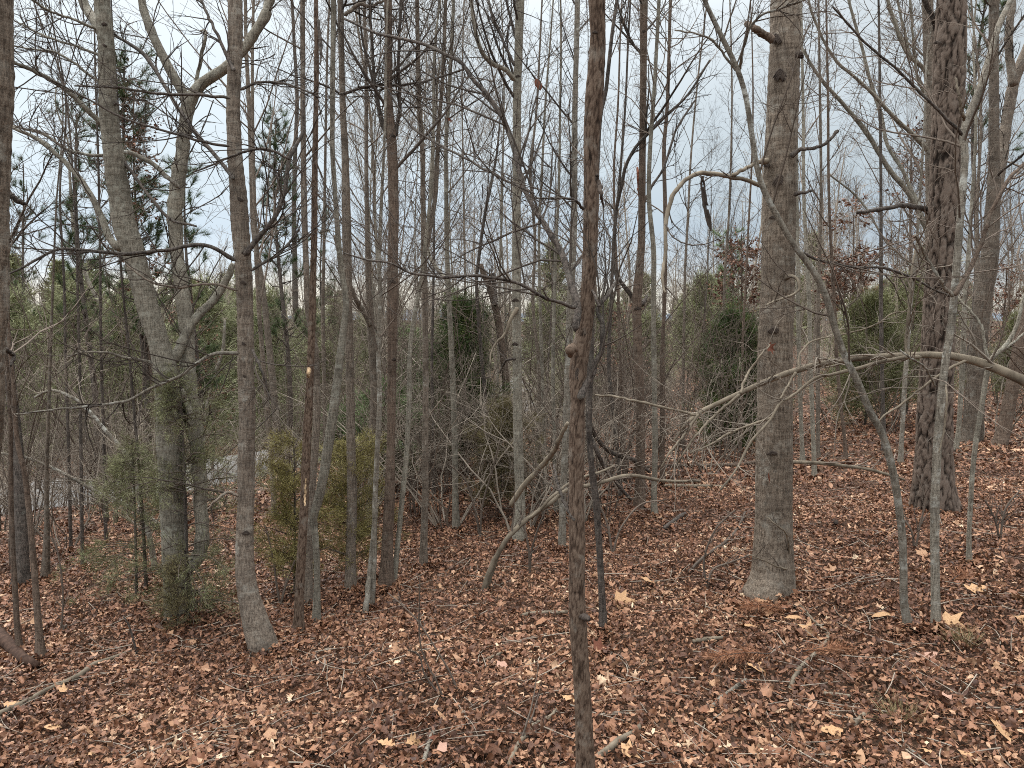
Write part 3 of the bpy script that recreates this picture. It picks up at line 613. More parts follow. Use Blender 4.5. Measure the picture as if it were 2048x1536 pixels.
T('thin_tree', 'thin mottled stem just right of the tree with rusty patch', [(1320, -60, 3.5), (1318, 0, 3.6), (1313, 100, 3.8), (1307, 200, 4), (1300, 300, 4.2), (1298, 400, 4.4), (1307, 500, 5), (1307, 600, 5), (1308, 700, 5.2), (1309, 800, 5.5), (1310, 900, 5.6), (1308, 1000, 6.2), (1310, 1036, 8)], 'beech', nb=20, tr=(.35, 1))
T('thin_tree', 'thin brown stem standing third in the row right of centre', [(1343, -40, 3.2), (1341, 0, 3.3), (1335, 200, 3.5), (1328, 300, 3.8), (1330, 400, 4), (1331, 500, 4), (1329, 600, 4), (1325, 700, 4.2), (1325, 800, 5), (1324, 900, 5.2), (1325, 975, 6)], 'brown', nb=18, tr=(.35, 1))
ts = T('big_tree', 'biggest trunk right of centre, furrowed grey bark with dark chevron scars',
  [(1573, -80, 27), (1571, 0, 27.5), (1569, 100, 29.5), (1566, 200, 30), (1561, 300, 31.5), (1559, 400, 32.5), (1557, 500, 33), (1554, 600, 33), (1550, 700, 33), (1550, 800, 33.5), (1549, 900, 34.5), (1547, 1000, 35), (1546, 1100, 36.5), (1546, 1145, 38.5), (1543, 1172, 43), (1541, 1192, 50)],
  'tulip', style='fine', nb=0, ext=3.5, lump=.025,
  br=[([(1545, 80, 8), (1525, 68, 7), (1508, 56, 6.2), (1494, 47, 5.5)], {'tw': 0, 'bark': 'brown', 'dy': -.05, 'label': 'short broken branch stub'}),
      ([(1583, 312, 6), (1600, 300, 3.6), (1625, 297, 3.2), (1650, 287, 3), (1664, 275, 2.8), (1675, 262, 3.4)], {'tw': 0, 'bark': 'dark', 'dy': -.1}),
      ([(1530, 372, 6), (1515, 368, 4.6), (1495, 361, 4.2), (1461, 354, 4.4), (1416, 346, 4.6), (1400, 346, 4.4), (1382, 352, 4.2), (1362, 366, 4.2), (1348, 386, 4.2), (1340, 405, 4.4), (1333, 441, 4), (1331, 470, 3.6), (1330, 513, 3.2), (1326, 534, 3.2), (1324, 561, 3), (1331, 585, 2)], {'tw': 4, 'bark': 'dead', 'dy': -.6, 'n': 60, 'label': 'dead branch arching out and hanging straight down'}),
      ([(1533, 322, 6), (1520, 324, 4.5), (1509, 328, 3.6), (1490, 338, 3.6), (1464, 350, 3.6)], {'tw': 0, 'bark': 'dead', 'dy': -.2}),
      ([(1590, 388, 5), (1605, 385, 3), (1624, 381, 2.4)], {'tw': 0, 'bark': 'dark', 'dy': 0}),
      ([(1596, 108, 6), (1602, 112, 5), (1605, 114, 2)], {'tw': 0, 'bark': 'scar'}),
      ([(1572, 556, 5), (1585, 553, 3.4), (1597, 565, 3), (1597, 580, 2.8), (1580, 592, 2.4), (1550, 602, 2), (1533, 610, 1.6)], {'tw': 2, 'bark': 'dead', 'dy': -.3}),
      ([(1573, 1130, 2.2), (1577, 1100, 2), (1573, 1070, 1.8), (1556, 1052, 1.6), (1535, 1035, 1.4)], {'tw': 2, 'bark': 'dead', 'dy': -.25}),
      ([(1590, 1140, 2), (1560, 1135, 1.8), (1530, 1122, 1.4), (1500, 1110, 1.2)], {'tw': 2, 'bark': 'dead', 'dy': -.3})])
for (u, v, w_, h_) in [(1560, 138, 15, 20), (1583, 186, 10, 20), (1585, 308, 12, 16), (1560, 350, 16, 20), (1548, 655, 15, 10), (1545, 432, 8, 5), (1576, 553, 10, 7), (1552, 68, 12, 16), (1533, 320, 8, 12), (1572, 625, 7, 3), (1545, 903, 12, 6)]: scar(ts, u, v, w_, h_, th=1.2)
tp_ = T('pine_tree', 'thick dark pine trunk with plated bark, right side',
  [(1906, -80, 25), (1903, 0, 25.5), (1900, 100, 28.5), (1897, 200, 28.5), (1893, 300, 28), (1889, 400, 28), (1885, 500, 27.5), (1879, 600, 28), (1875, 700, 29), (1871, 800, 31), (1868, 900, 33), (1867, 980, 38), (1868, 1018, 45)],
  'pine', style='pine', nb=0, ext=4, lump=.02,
  br=[([(1862, 424, 7), (1845, 417, 5.2), (1825, 414, 4.8), (1803, 411, 4.6), (1775, 416, 4.2), (1745, 421, 3.8), (1715, 425, 3)], {'tw': 2, 'bark': 'dark', 'dy': -.5, 'label': 'bare dead branch pointing left'}),
      ([(1874, 60, 6), (1868, 40, 5), (1855, 15, 4.5), (1838, -20, 4)], {'tw': 4, 'bark': 'dark'})])
for (u, v, w_, h_) in [(1905, 325, 12, 10), (1904, 430, 9, 6), (1875, 82, 9, 5)]: scar(tp_, u, v, w_, h_)
T('sapling', 'lichen blotched sapling leaning left across the biggest trunk', [(1398, -40, 4), (1409, 0, 4.2), (1444, 75, 4.8), (1474, 137, 5), (1491, 191, 5), (1502, 256, 5.2), (1512, 325, 5.4), (1526, 376, 6), (1553, 430, 6), (1587, 489, 6), (1621, 534, 6.4), (1649, 585, 6.6), (1669, 654, 6.6), (1690, 712, 6.8), (1717, 767, 7), (1741, 825, 7), (1765, 869, 7), (1782, 927, 7.4), (1792, 978, 7.2), (1798, 1020, 7), (1805, 1080, 7), (1807, 1140, 7), (1808, 1205, 7.6), (1819, 1265, 10)], 'pale', nb=9, tr=(.3, .95), ext=1.6, twig='twig', gl=1.1,
  br=[([(1478, 140, 3), (1486, 100, 2.8), (1510, 40, 2.6), (1580, 10, 2.2), (1640, -10, 2)], {'tw': 6}), ([(1604, 505, 3), (1640, 520, 2.6), (1700, 534, 2.6), (1760, 535, 2.6), (1820, 552, 2.4), (1865, 578, 2.2), (1900, 592, 2)], {'tw': 7, 'bark': 'dark', 'dy': .2}),
      ([(1470, 140, 2.6), (1430, 85, 2.4), (1400, 70, 2), (1350, 60, 1.6)], {'tw': 5})])
T('sapling', 'pale banded sapling standing in front of the dark pine trunk', [(2030, -40, 5), (2021, 0, 5), (1998, 51, 5.8), (1977, 120, 6.2), (1956, 188, 6.4), (1935, 236, 7.2), (1926, 273, 7), (1930, 308, 7.2), (1926, 376, 7), (1920, 444, 7), (1915, 513, 7.2), (1909, 585, 7.4), (1902, 654, 7.4), (1891, 722, 7.4), (1883, 791, 7.6), (1876, 876, 8), (1873, 944, 8), (1870, 1000, 8), (1870, 1140, 8.2), (1871, 1200, 8.6), (1872, 1258, 9.5)], 'pale', nb=7, tr=(.4, .95), ext=1.8, gl=1.1,
  br=[([(1922, 268, 3.6), (1892, 236, 3), (1861, 205, 2.8), (1826, 170, 2.6), (1792, 137, 2.4), (1730, 85, 2.2), (1666, 14, 1.8)], {'tw': 9, 'bark': 'dark', 'dy': -.2}),
      ([(1928, 240, 3), (1925, 228, 3.4), (1918, 190, 2.6), (1911, 155, 2.2)], {'tw': 0, 'bark': 'dead', 'dy': -.1}),
      ([(1910, 588, 5), (1928, 560, 4.4), (1944, 530, 4.4), (1957, 500, 4.2), (1981, 427, 4), (2000, 390, 3.8), (2018, 359, 3.4), (2055, 320, 3)], {'tw': 8, 'bark': 'brown', 'dy': .2}),
      ([(1905, 592, 4), (1880, 560, 3.6), (1850, 510, 3.2), (1830, 470, 2.5)], {'tw': 5, 'dy': -.1}),
      ([(1870, 772, 2.2), (1850, 735, 2), (1820, 716, 1.8), (1800, 700, 1.4)], {'tw': 3}),
      ([(1892, 770, 2), (1893, 800, 2), (1888, 860, 1.8), (1878, 905, 1.4)], {'tw': 1, 'bark': 'dead', 'dy': -.1})])
T('sapling', 'thin pale sapling right of the banded one, forking below the arched branch', [(2060, 560, 3), (2046, 600, 3.2), (2034, 650, 3.6), (2012, 690, 4.2), (1982, 718, 4.8), (1975, 740, 5), (1964, 808, 5), (1953, 876, 5), (1945, 944, 4.8), (1941, 1013, 4.8), (1938, 1070, 4.6), (1938, 1134, 6)], 'beech', nb=6, tr=(.4, 1), ext=1.4, br=[([(1976, 724, 3.6), (1970, 690, 3), (1962, 650, 2.6), (1940, 620, 2.4), (1915, 595, 2)], {'tw': 5, 'dy': .1}), ([(1998, 704, 3), (2020, 690, 2.6), (2050, 665, 2)], {'tw': 4})])
# ------------------------------------------------------------------ traced trees: further back
BK = dict(nb=16, tr=(.35, 1), twig='twig')
T('leaning_limb_tree', 'grey tree behind the pine trunk, its long limbs fanning up to the left', [(1854, -60, 9), (1855, 0, 10), (1858, 120, 10), (1862, 250, 11), (1864, 400, 12), (1864, 520, 13), (1866, 650, 13), (1868, 800, 14), (1870, 905, 16)], 'grey', brbark='beech', nb=10, tr=(.4, 1), Y=9.6, k2=6,
  br=[([(1862, 470, 6.2), (1845, 440, 5.6), (1826, 400, 5.3), (1800, 365, 5.0), (1775, 335, 4.7), (1734, 267, 4.3), (1690, 212, 3.7), (1638, 154, 3.1), (1604, 96, 2.7), (1570, 40, 2.5)], {'tw': 12, 'n': 60}),
      ([(1840, 415, 5.0), (1820, 375, 4.0), (1802, 335, 3.8), (1775, 290, 3.7), (1762, 230, 3.5), (1741, 164, 3.2), (1724, 96, 3.0), (1700, 10, 2.7), (1692, -40, 2.5)], {'tw': 12, 'dy': .7}),
      ([(1861, 305, 5.0), (1830, 272, 4.3), (1792, 239, 3.7), (1762, 205, 3.5), (1724, 167, 3.1), (1666, 113, 2.7), (1625, 30, 2.5), (1610, -40, 2.2)], {'tw': 12, 'dy': -.5}),
      ([(1862, 160, 5.0), (1845, 135, 4.3), (1820, 113, 4.0), (1800, 75, 3.8), (1789, 41, 3.7), (1775, 0, 3.5), (1770, -40, 3.1)], {'tw': 10, 'dy': -.3}),
      ([(1820, 112, 3.1), (1808, 60, 2.7), (1795, 0, 2.5), (1790, -30, 2.2)], {'tw': 7}),
      ([(1862, 200, 3.7), (1840, 170, 3.1), (1830, 120, 2.9), (1822, 20, 2.5), (1818, -30, 2.2)], {'tw': 8}),
      ([(1860, 560, 3.1), (1810, 520, 2.5), (1770, 480, 2.2), (1720, 400, 1.9), (1660, 350, 1.5)], {'tw': 9, 'dy': .5})])
T('double_stem_tree', 'double grey tree at the right edge whose limbs spread upward', [(1987, -40, 9), (1987, 100, 9.2), (1988, 250, 9.6), (1988, 350, 11), (1983, 450, 14), (1978, 530, 16), (1966, 600, 16), (1958, 700, 15), (1949, 800, 17), (1942, 885, 18)], 'grey', nb=14, tr=(.4, 1), k2=6, twig='twig_dark',
  br=[([(1984, 430, 12), (1990, 390, 11), (1997, 355, 11), (2004, 308, 10.5), (2014, 239, 10.5), (2028, 164, 10), (2050, 112, 10), (2075, 60, 9)], {'tw': 9}), ([(2026, 170, 9), (2022, 130, 7.5), (2017, 90, 7), (2020, 40, 6.5), (2030, -30, 6)], {'tw': 8})])
T('leaning_tree', 'brown tree leaning right at the right edge beyond the leaf slope', [(2085, 500, 10), (2062, 590, 11), (2044, 660, 12), (2031, 740, 12), (2018, 808, 12.5), (2008, 860, 12.5), (2000, 893, 15)], 'brown', nb=10, tr=(.3, 1), ext=3)
T('slim_tree', 'slim tree close behind the pale banded sapling, right side', [(1942, 430, 3.4), (1936, 520, 4), (1930, 600, 4.4), (1926, 700, 5), (1922, 790, 5), (1916, 870, 5), (1908, 905, 7)], 'beech', nb=12, ext=3, tr=(.3, 1))
T('slim_tree', 'slim pale stem left of the pine trunk with a bent top', [(1838, 420, 3), (1832, 520, 3.4), (1822, 600, 3.6), (1816, 680, 4), (1810, 760, 4.6), (1805, 850, 4.6), (1800, 935, 6)], 'pale', nb=12, ext=2.6, tr=(.3, 1))
for lab, u0, u1, u2, vb, r_, bk in [
  ('first thin grey stem right of the biggest trunk', 1592, 1596, 1604, 930, 4.2, 'beech'), ('second thin grey stem right of the biggest trunk', 1606, 1618, 1628, 960, 4.4, 'beech'),
  ('third thin stem right of the biggest trunk', 1640, 1636, 1636, 925, 3.8, 'grey'), ('thin brown stem ending at the fallen stick right of the biggest trunk', 1656, 1668, 1690, 928, 3.6, 'brown'),
  ('tall thin dark stem between the biggest trunk and the pine trunk', 1760, 1762, 1768, 900, 4, 'dark')]:
    T('thin_tree', lab, [(u0 - 4, -40, r_ * .5), (u0, 200, r_ * .7), (u0 + 2, 400, r_ * .8), (u1, 600, r_), (u1 + (u2 - u1) * .4, 760, r_), (u2, vb - 40, r_ * 1.1), (u2 + 1, vb, r_ * 1.5)], bk, nb=14, tr=(.3, 1), lb=(.6, 1.5))
T('slim_tree', 'thin double stem crossing behind the curved tree, left of the middle', [(728, -40, 3.2), (732, 150, 3.6), (733, 350, 4), (735, 500, 5), (741, 637, 8), (746, 720, 8), (748, 800, 7.5), (745, 900, 7), (742, 1000, 7), (740, 1080, 8)], 'grey', br=[([(741, 650, 5), (725, 620, 5), (708, 590, 4.4), (690, 540, 4), (670, 470, 3.4)], {'tw': 8})], **BK)
T('twin_stem_sapling', 'pale sapling with two stems crossing at the ground, mid left', [(770, 250, 2.4), (764, 380, 3), (759, 500, 4), (760, 603, 4.2), (757, 705, 4.6), (759, 808, 5), (754, 910, 5), (750, 1013, 5), (749, 1120, 4.6), (743, 1223, 5.5)], 'pale', nb=14, tr=(.3, 1), br=[([(752, 1020, 4), (746, 1080, 4.4), (739, 1150, 4.8), (732, 1226, 5.5)], {'tw': 0, 'dy': -.05})])
T('slim_tree', 'slim grey tree leaning right, right of the brown ringed tree', [(866, 330, 2.6), (855, 450, 3.4), (841, 568, 4), (828, 637, 4.4), (820, 705, 4.6), (818, 808, 5), (813, 910, 5.2), (803, 1013, 5.4), (792, 1122, 5.6), (787, 1170, 7)], 'beech', **BK)
T('thin_tree', 'thin dark straight sapling with broken tip, centre left', [(1000, 240, 1.6), (994, 304, 2.2), (984, 359, 2.8), (970, 427, 3), (958, 513, 3.4), (953, 568, 3.4), (957, 637, 3.6), (962, 705, 3.6), (970, 790, 3.8), (975, 870, 4), (980, 960, 5)], 'dark', nb=12, tr=(.3, 1), ext=.5)
T('dead_snag', 'leaning reddish broken snag beside the dark green cedar', [(962, 528, 4), (966, 545, 5.5), (981, 579, 6), (988, 605, 6.6), (998, 654, 7), (1008, 722, 7.4), (1014, 790, 8), (1018, 850, 8), (1020, 960, 9)], 'brown', Y=9.5, stub=True, nb=3, br=[([(990, 610, 5), (989, 580, 4.6), (986, 547, 4.4)], {'tw': 0, 'bark': 'dark'})])
for lab, us, vb, r_, bk in [
  ('thin stem just right of the middle mottled tree', (1087, 1080, 1073, 1061, 1070, 1066, 1078, 1076, 1078), 1000, 4.2, 'grey'),
  ('second thin stem right of the middle mottled tree', (1110, 1100, 1090, 1084, 1078, 1080, 1084, 1088, 1090), 990, 4, 'beech'),
  ('thin grey stem rising just left of the rough brown stem', (1120, 1122, 1120, 1118, 1112, 1108, 1106, 1110, 1112), 1030, 4.4, 'beech'),
  ('dark thin stem right of the rough brown stem', (1262, 1256, 1250, 1240, 1228, 1222, 1218, 1232, 1242), 1000, 4.4, 'dark'),
  ('second dark thin stem right of the rough brown stem', (1246, 1240, 1236, 1228, 1230, 1236, 1240, 1244, 1250), 960, 3.6, 'brown'),
  ('thin grey stem left of the middle in the brush', (660, 655, 652, 650, 648, 646, 648, 650, 652), 1010, 4.6, 'grey'),
  ('thin stem between the dark snag and the curved tree', (582, 588, 594, 590, 588, 590, 592, 590, 588), 905, 7, 'dark'),
  ('shaggy grey tree behind the slender swollen foot tree', (488, 492, 498, 503, 508, 526, 540, 552, 566), 960, 8, 'grey'),
  ('thin dark stem right of the twin stemmed tree', (880, 872, 868, 866, 868, 866, 864, 867, 868), 1000, 3.4, 'dark'),
  ('thin straight stem right of the hooked spotted stem', (930, 926, 924, 926, 928, 930, 932, 934, 936), 900, 3, 'grey'),
  ('slim stem with many upward twigs near the middle top', (1000, 1006, 1008, 1006, 1004, 1000, 998, 996, 998), 880, 3, 'beech'),
  ('thin stem leaning right toward the top, right centre', (1420, 1405, 1392, 1382, 1376, 1370, 1368, 1366, 1366), 900, 3.4, 'grey'),
  ('slim stem in the gap left of the biggest trunk', (1458, 1462, 1464, 1462, 1458, 1450, 1446, 1442, 1440), 890, 3.2, 'grey'),
  ('thin brown stem close left of the biggest trunk', (1500, 1504, 1506, 1504, 1498, 1492, 1486, 1484, 1480), 905, 3, 'brown')]:
    vv = np.linspace(-40, vb, 9)
    T('thin_tree', lab, [(u, v, r_ * (.38 + .62 * k / 8) * (1.25 if k == 8 else 1)) for k, (u, v) in enumerate(zip(us, vv))], bk, nb=20, tr=(.3, 1), lb=(.6, 1.6), k3=5, ang=(32, 10))
T('thin_tree', 'thin dark stem with a dark foot at the left edge', [(10, 700, 3), (20, 820, 4), (22, 950, 4.4), (22, 1010, 4.8), (25, 1087, 5), (30, 1175, 5.2), (35, 1262, 5.6), (43, 1312, 8)], 'brown', nb=12, tr=(.3, 1), lb=(.4, .8))
T('thin_tree', 'second thin dark stem near the left edge with buttressed foot', [(16, 640, 3), (26, 760, 3.6), (34, 876, 4.4), (48, 940, 5), (56, 1000, 5.4), (64, 1087, 5.8), (71, 1175, 6.2), (78, 1262, 7), (83, 1322, 10)], 'brown', nb=12, tr=(.3, 1), lb=(.4, .8))
T('pine_tree', 'dark pine foot low behind the thin stems at the left edge', [(-10, 300, 7), (5, 600, 9), (30, 850, 10), (42, 1000, 12), (44, 1100, 12.5), (44, 1172, 15)], 'dark', nb=10, tr=(.4, 1), twig='twig_dark')
T('thin_tree', 'dark stem behind the pair at the left edge', [(112, 420, 1.6), (104, 620, 2.4), (98, 800, 3), (93, 950, 4), (94, 1060, 5.4), (90, 1162, 9)], 'grey', **BK)
for lab, us, v0, vb, r_ in [('thin dark stem left of the forked tree by the cedar sprays', (150, 156, 160, 163, 165), 420, 1142, 3.6), ('second thin dark stem left of the forked tree', (196, 200, 202, 208, 212), 300, 1090, 3.6),
                        ('short thin dark stem close left of the forked tree', (240, 255, 270, 284, 293), 500, 1186, 3.6), ('thin stem in the brush at the far left', (120, 128, 132, 138, 142), 380, 1105, 3.4)]:
    T('thin_tree', lab, [(u, v, r_ * (.6 + .1 * k)) for k, (u, v) in enumerate(zip(us, np.linspace(v0, vb, 5)))], 'dark', nb=16, tr=(.25, 1), lb=(.5, 1.2))
T('bent_sapling', 'bleached leaning sapling crossing the road view at the left', [(70, 795, 2.4), (102, 780, 3), (147, 796, 3.4), (181, 825, 3.8), (212, 862, 4), (246, 900, 4.4), (267, 941, 4.6), (280, 1006, 5), (300, 1080, 5.4), (312, 1150, 6)], 'pale', stub=True, nb=16, tr=(.2, 1), lb=(.4, .9), twig='twig_pale')
T('bent_sapling', 'lower bleached sapling bending left over the leaves', [(-20, 905, 2.4), (40, 912, 2.8), (85, 927, 3.2), (130, 948, 3.4), (178, 975, 3.6), (219, 996, 4), (262, 1016, 4.2), (330, 1060, 5), (365, 1130, 6)], 'pale', stub=True, nb=14, tr=(.2, 1), lb=(.3, .7), twig='twig_pale')
T('thin_tree', 'grey stem curving up through the left brush', [(140, 360, 2.6), (150, 480, 3.4), (176, 560, 4), (202, 613, 4.2), (222, 664, 4.4), (232, 739, 4.8), (236, 808, 5), (240, 900, 5), (246, 1000, 6)], 'beech', nb=18, tr=(.3, 1))
T('bent_sapling', 'pale broken stick leaning right of the forked tree', [(450, 640, 2.4), (445, 702, 3.4), (427, 756, 3.8), (417, 800, 4), (408, 850, 4.2), (402, 960, 5)], 'pale', stub=True, nb=6, tr=(.3, 1), lb=(.2, .5), twig='twig_pale')
# dead arching branch of a fallen tree, comes in from the right edge
T('fallen_branch_tree', 'long pale arched branch coming in from the right edge and drooping left',
  [(1348, 882, 2.2), (1368, 852, 3), (1392, 828, 4), (1433, 808, 4.6), (1478, 787, 5), (1519, 768, 5.8), (1553, 755, 6), (1594, 739, 6.2), (1638, 729, 6), (1690, 719, 5.8), (1745, 714, 6), (1775, 712, 6), (1844, 710, 6.6), (1895, 711, 7), (1956, 723, 8.4), (1997, 739, 9), (2048, 762, 10), (2110, 800, 11), (2200, 900, 12), (2280, 1080, 14)], 'dead', Y=4.0, stub=True, nb=16, tr=(.45, .98), lb=(.15, .5), twig='twig_pale', ang=(40, 14), up=-.05, k2=4, k3=2,
  br=[([(1837, 714, 4.4), (1800, 716, 3.8), (1775, 721, 3.6), (1707, 739, 3.4), (1660, 748, 3.2), (1635, 753, 3.2), (1601, 780, 3), (1560, 808, 2.8), (1539, 842, 2.6), (1502, 883, 2.4), (1468, 944, 2), (1440, 980, 2)], {'tw': 7, 'dy': -.2}),
      ([(1545, 835, 2.6), (1500, 850, 2.4), (1452, 870, 2.2), (1420, 890, 2), (1380, 905, 1.6)], {'tw': 5, 'dy': -.1}),
      ([(1390, 830, 3), (1370, 824, 2.6), (1340, 818, 2.6), (1290, 806, 2.6), (1230, 794, 2.4), (1190, 790, 2)], {'tw': 1, 'dy': .1}),
      ([(1396, 830, 3), (1378, 858, 2.6), (1360, 880, 2.4), (1340, 905, 2), (1322, 935, 1.6)], {'tw': 5}),
      ([(1478, 790, 3), (1440, 822, 2.6), (1410, 850, 2.4), (1372, 900, 2.2), (1350, 935, 1.6)], {'tw': 5}),
      ([(1482, 785, 3), (1487, 765, 2.6), (1500, 740, 2.4), (1522, 710, 2), (1540, 690, 1.6)], {'tw': 2}),
      ([(1598, 738, 3), (1596, 722, 2.4), (1606, 700, 2), (1630, 680, 1.8), (1690, 668, 1.5), (1750, 650, 1.5), (1790, 625, 1.4), (1845, 624, 1.2)], {'tw': 4, 'dy': .2}),
      ([(1592, 745, 3), (1580, 765, 2.4), (1568, 785, 2.2), (1560, 798, 1.8)], {'tw': 1}),
      ([(1930, 722, 3), (1890, 742, 2.4), (1850, 770, 2.2), (1806, 806, 2), (1770, 830, 1.8), (1755, 845, 1.4)], {'tw': 4, 'dy': -.1}),
      ([(1820, 712, 2.6), (1812, 698, 2.6), (1814, 660, 3), (1818, 620, 3), (1822, 560, 2.6), (1830, 500, 2.2)], {'tw': 3, 'dy': .1})])
print('trees traced', len(ALLT))

# ------------------------------------------------------------------ things lying or leaning low down
def stick(label, pts, mat='dead', lift=.0, nb=0, name='fallen_stick', cat='stick', seed=1, dyn=None, group=None):
    """ground stick: every traced pixel is dropped on the leaf layer, unless a height is given"""
    r = np.random.default_rng(seed + 1000 + int(pts[0][0]))
    rows = []
    for k, p in enumerate(pts):
        if len(p) == 4: P, kk = W(p[0], p[1], p[3]); rows.append([*P, p[2] * kk])
        else:
            h_ = hit(p[0], p[1]); rr_ = p[2] * h_[1] / F; rows.append([h_[0], h_[1], float(H(h_[0], h_[1])) + rr_ * .7 + .02 + lift, rr_])
    C = catmull(np.array(rows), max(10, len(rows) * 7)); base = C[0, :3].copy()
    C[:, :2] += r.normal(size=(len(C), 2)) * .0015
    ro = root(name, tuple(base), label, cat, group)
    obj('stem', trunk_mesh('stick', C[:, :3], np.maximum(C[:, 3], .0015), 10, mat, base, None, seed, .12), ro)
    if nb:
        tb = Tubes(); P, R = grow(r, C[None, :, :3], C[None, :, 3], nb, (.15, 1), (40, 15), (.12, .35), 6, .04, .12, .6, .001); tb.add(P, R, 3)
        P2, R2 = grow(r, P, R, 2, (.3, 1), (40, 15), (.05, .15), 4, .04, .12, .7, .0008); tb.add(P2, R2, 3)
        obj('twigs', tb.build('stick_twigs', 'twig', base), ro, kind='stuff')
    return ro
stick('long pale fallen pole lying at the lower left', [(-40, 1462, 6), (0, 1442, 6), (50, 1418, 6), (90, 1396, 6), (130, 1378, 6.2), (165, 1360, 6.4), (185, 1342, 5), (215, 1330, 4), (245, 1318, 3), (280, 1302, 2)])
stick('thick brown log end resting at the left edge', [(-40, 1240, 12), (0, 1284, 11.5), (28, 1314, 11), (52, 1335, 10), (76, 1342, 6)], 'rotten', name='fallen_log', cat='log')
Ya = hit(966, 1188)[1]
stick('bundled pair of bent stems arching up from the leaves near the middle', [(964, 1196, 4.5, Ya), (977, 1147, 5, Ya), (994, 1112, 5, Ya), (1015, 1077, 5, Ya), (1050, 1042, 4.6, Ya + .1), (1099, 1007, 4.2, Ya + .15), (1138, 979, 4, Ya + .2), (1193, 968, 4, Ya + .3), (1258, 951, 4, Ya + .4), (1330, 962, 3.6, Ya + .5), (1400, 962, 3, Ya + .6)], 'dead', nb=10, name='arched_branch', cat='dead branch')
stick('second thinner bent stem beside the pale arching pair', [(972, 1192, 3, Ya + .05), (986, 1140, 3.2, Ya + .05), (1004, 1096, 3.2, Ya + .05), (1030, 1056, 3, Ya + .1), (1075, 1024, 2.8, Ya + .1), (1106, 992, 2.6, Ya + .1), (1150, 960, 2.6, Ya + .2), (1200, 944, 2.4, Ya + .2), (1228, 932, 2.4, Ya + .3)], 'dead', nb=5, name='arched_branch', cat='dead branch')
stick('grey broken branch leaning against the rough brown stem', [(1022, 1010, 5, 5.4), (1045, 975, 5.2, 5.3), (1073, 944, 5.4, 5.2), (1107, 903, 5.2, 5.0), (1118, 880, 4.6, 4.9), (1135, 846, 4, 4.8)], 'dead', nb=3, name='leaning_branch', cat='dead branch')
stick('first dark fallen branch sloping down right of the rough brown stem', [(1178, 838, 4, 6.5), (1190, 870, 4.2, 6.6), (1215, 900, 4.4, 6.7), (1240, 912, 4.4, 6.8), (1268, 920, 4, 6.9), (1300, 945, 3, 7)], 'dark', nb=5, name='leaning_branch', cat='dead branch')
stick('second dark fallen branch lower right of the rough brown stem', [(1180, 870, 4, 6.3), (1195, 905, 4.2, 6.3), (1212, 940, 4.2, 6.4), (1240, 975, 4, 6.5), (1262, 1000, 3, 6.6)], 'dark', nb=4, name='leaning_branch', cat='dead branch')
stick('long low pole lying level left of the biggest trunk', [(1290, 940, 3.6), (1348, 938, 4), (1410, 938, 4), (1468, 936, 4), (1512, 930, 3.6)], 'brown')
stick('second level pole lying under it left of the biggest trunk', [(1330, 978, 3.6), (1390, 979, 3.6), (1450, 979, 3.2)], 'dead')
stick('long thin pale stick right of the biggest trunk', [(1580, 924, 3.4, 5.9), (1640, 926, 3.4, 5.9), (1690, 932, 3.4, 5.9), (1735, 938, 3, 5.9), (1775, 949, 2.8, 5.9), (1810, 960, 2, 5.9)], 'dead', nb=5)
stick('dark short upright twig at the left in the leaves', [(276, 1312, 2.4, hit(276, 1312)[1]), (268, 1285, 2.2, hit(276, 1312)[1]), (262, 1262, 2, hit(276, 1312)[1]), (248, 1232, 1.6, hit(276, 1312)[1])], 'dark')
stick('white grey stick at the bottom edge left of the middle', [(846, 1545, 5), (856, 1510, 5), (862, 1490, 4.6), (868, 1476, 3.6)], 'pale')
stick('forked pale stick at the bottom edge left of the rough stem', [(1018, 1545, 5), (1032, 1515, 5), (1046, 1494, 5), (1067, 1467, 4.6), (1099, 1446, 4.2), (1116, 1428, 3)], 'dead', nb=3)
stick('thick pale stick at the bottom right of the rough stem', [(1196, 1530, 7), (1216, 1515, 7), (1238, 1499, 6.6), (1262, 1482, 6), (1281, 1468, 5)], 'dead')
stick('birch white stick lying lower right', [(1421, 1430, 4), (1437, 1415, 4.4), (1453, 1401, 4.4), (1475, 1384, 4.2), (1492, 1372, 3.6)], 'pale')
stick('crooked grey stick curving over the leaves lower right', [(1580, 1388, 4.6), (1592, 1362, 4.8), (1606, 1342, 4.8), (1630, 1320, 4.6), (1652, 1297, 4.2), (1655, 1279, 3.8), (1640, 1262, 3), (1627, 1251, 2.8), (1610, 1232, 2.4), (1592, 1216, 1.8)], 'dead')
stick('short bleached stick lying left below the orange needles', [(1386, 1294, 4), (1412, 1290, 4.2), (1446, 1287, 3)], 'dead')
stick('short pinkish stick at the lower right', [(1648, 1402, 4), (1672, 1405, 4.2), (1699, 1407, 3.6)], 'dead')
stick('short thick bleached stick near the bottom right', [(1706, 1465, 5), (1718, 1454, 5.2), (1733, 1440, 5)], 'dead')
stick('thin grey stick left of the rough brown stem foot', [(965, 1332, 2.6), (990, 1322, 3), (1018, 1310, 2.6)], 'dead')
stick('grey mossy stick lying left of the rough brown stem', [(1042, 1240, 3), (1070, 1237, 4), (1100, 1236, 4), (1135, 1234, 3)], 'dead')
stick('long thin curved stick on the leaves at the bottom left', [(225, 1516, 2.4), (280, 1514, 2.4), (340, 1500, 2.4), (400, 1490, 2.2), (450, 1492, 2)], 'twig_pale')
stick('second long thin curved stick on the leaves at the bottom left', [(345, 1515, 2), (375, 1507, 2.4), (410, 1504, 2.4), (455, 1509, 2.2), (500, 1525, 2)], 'twig_pale')
stick('thin dark stick lying at the far right above the bottom', [(1960, 1428, 2.5), (2010, 1434, 3), (2060, 1436, 3)], 'dark')
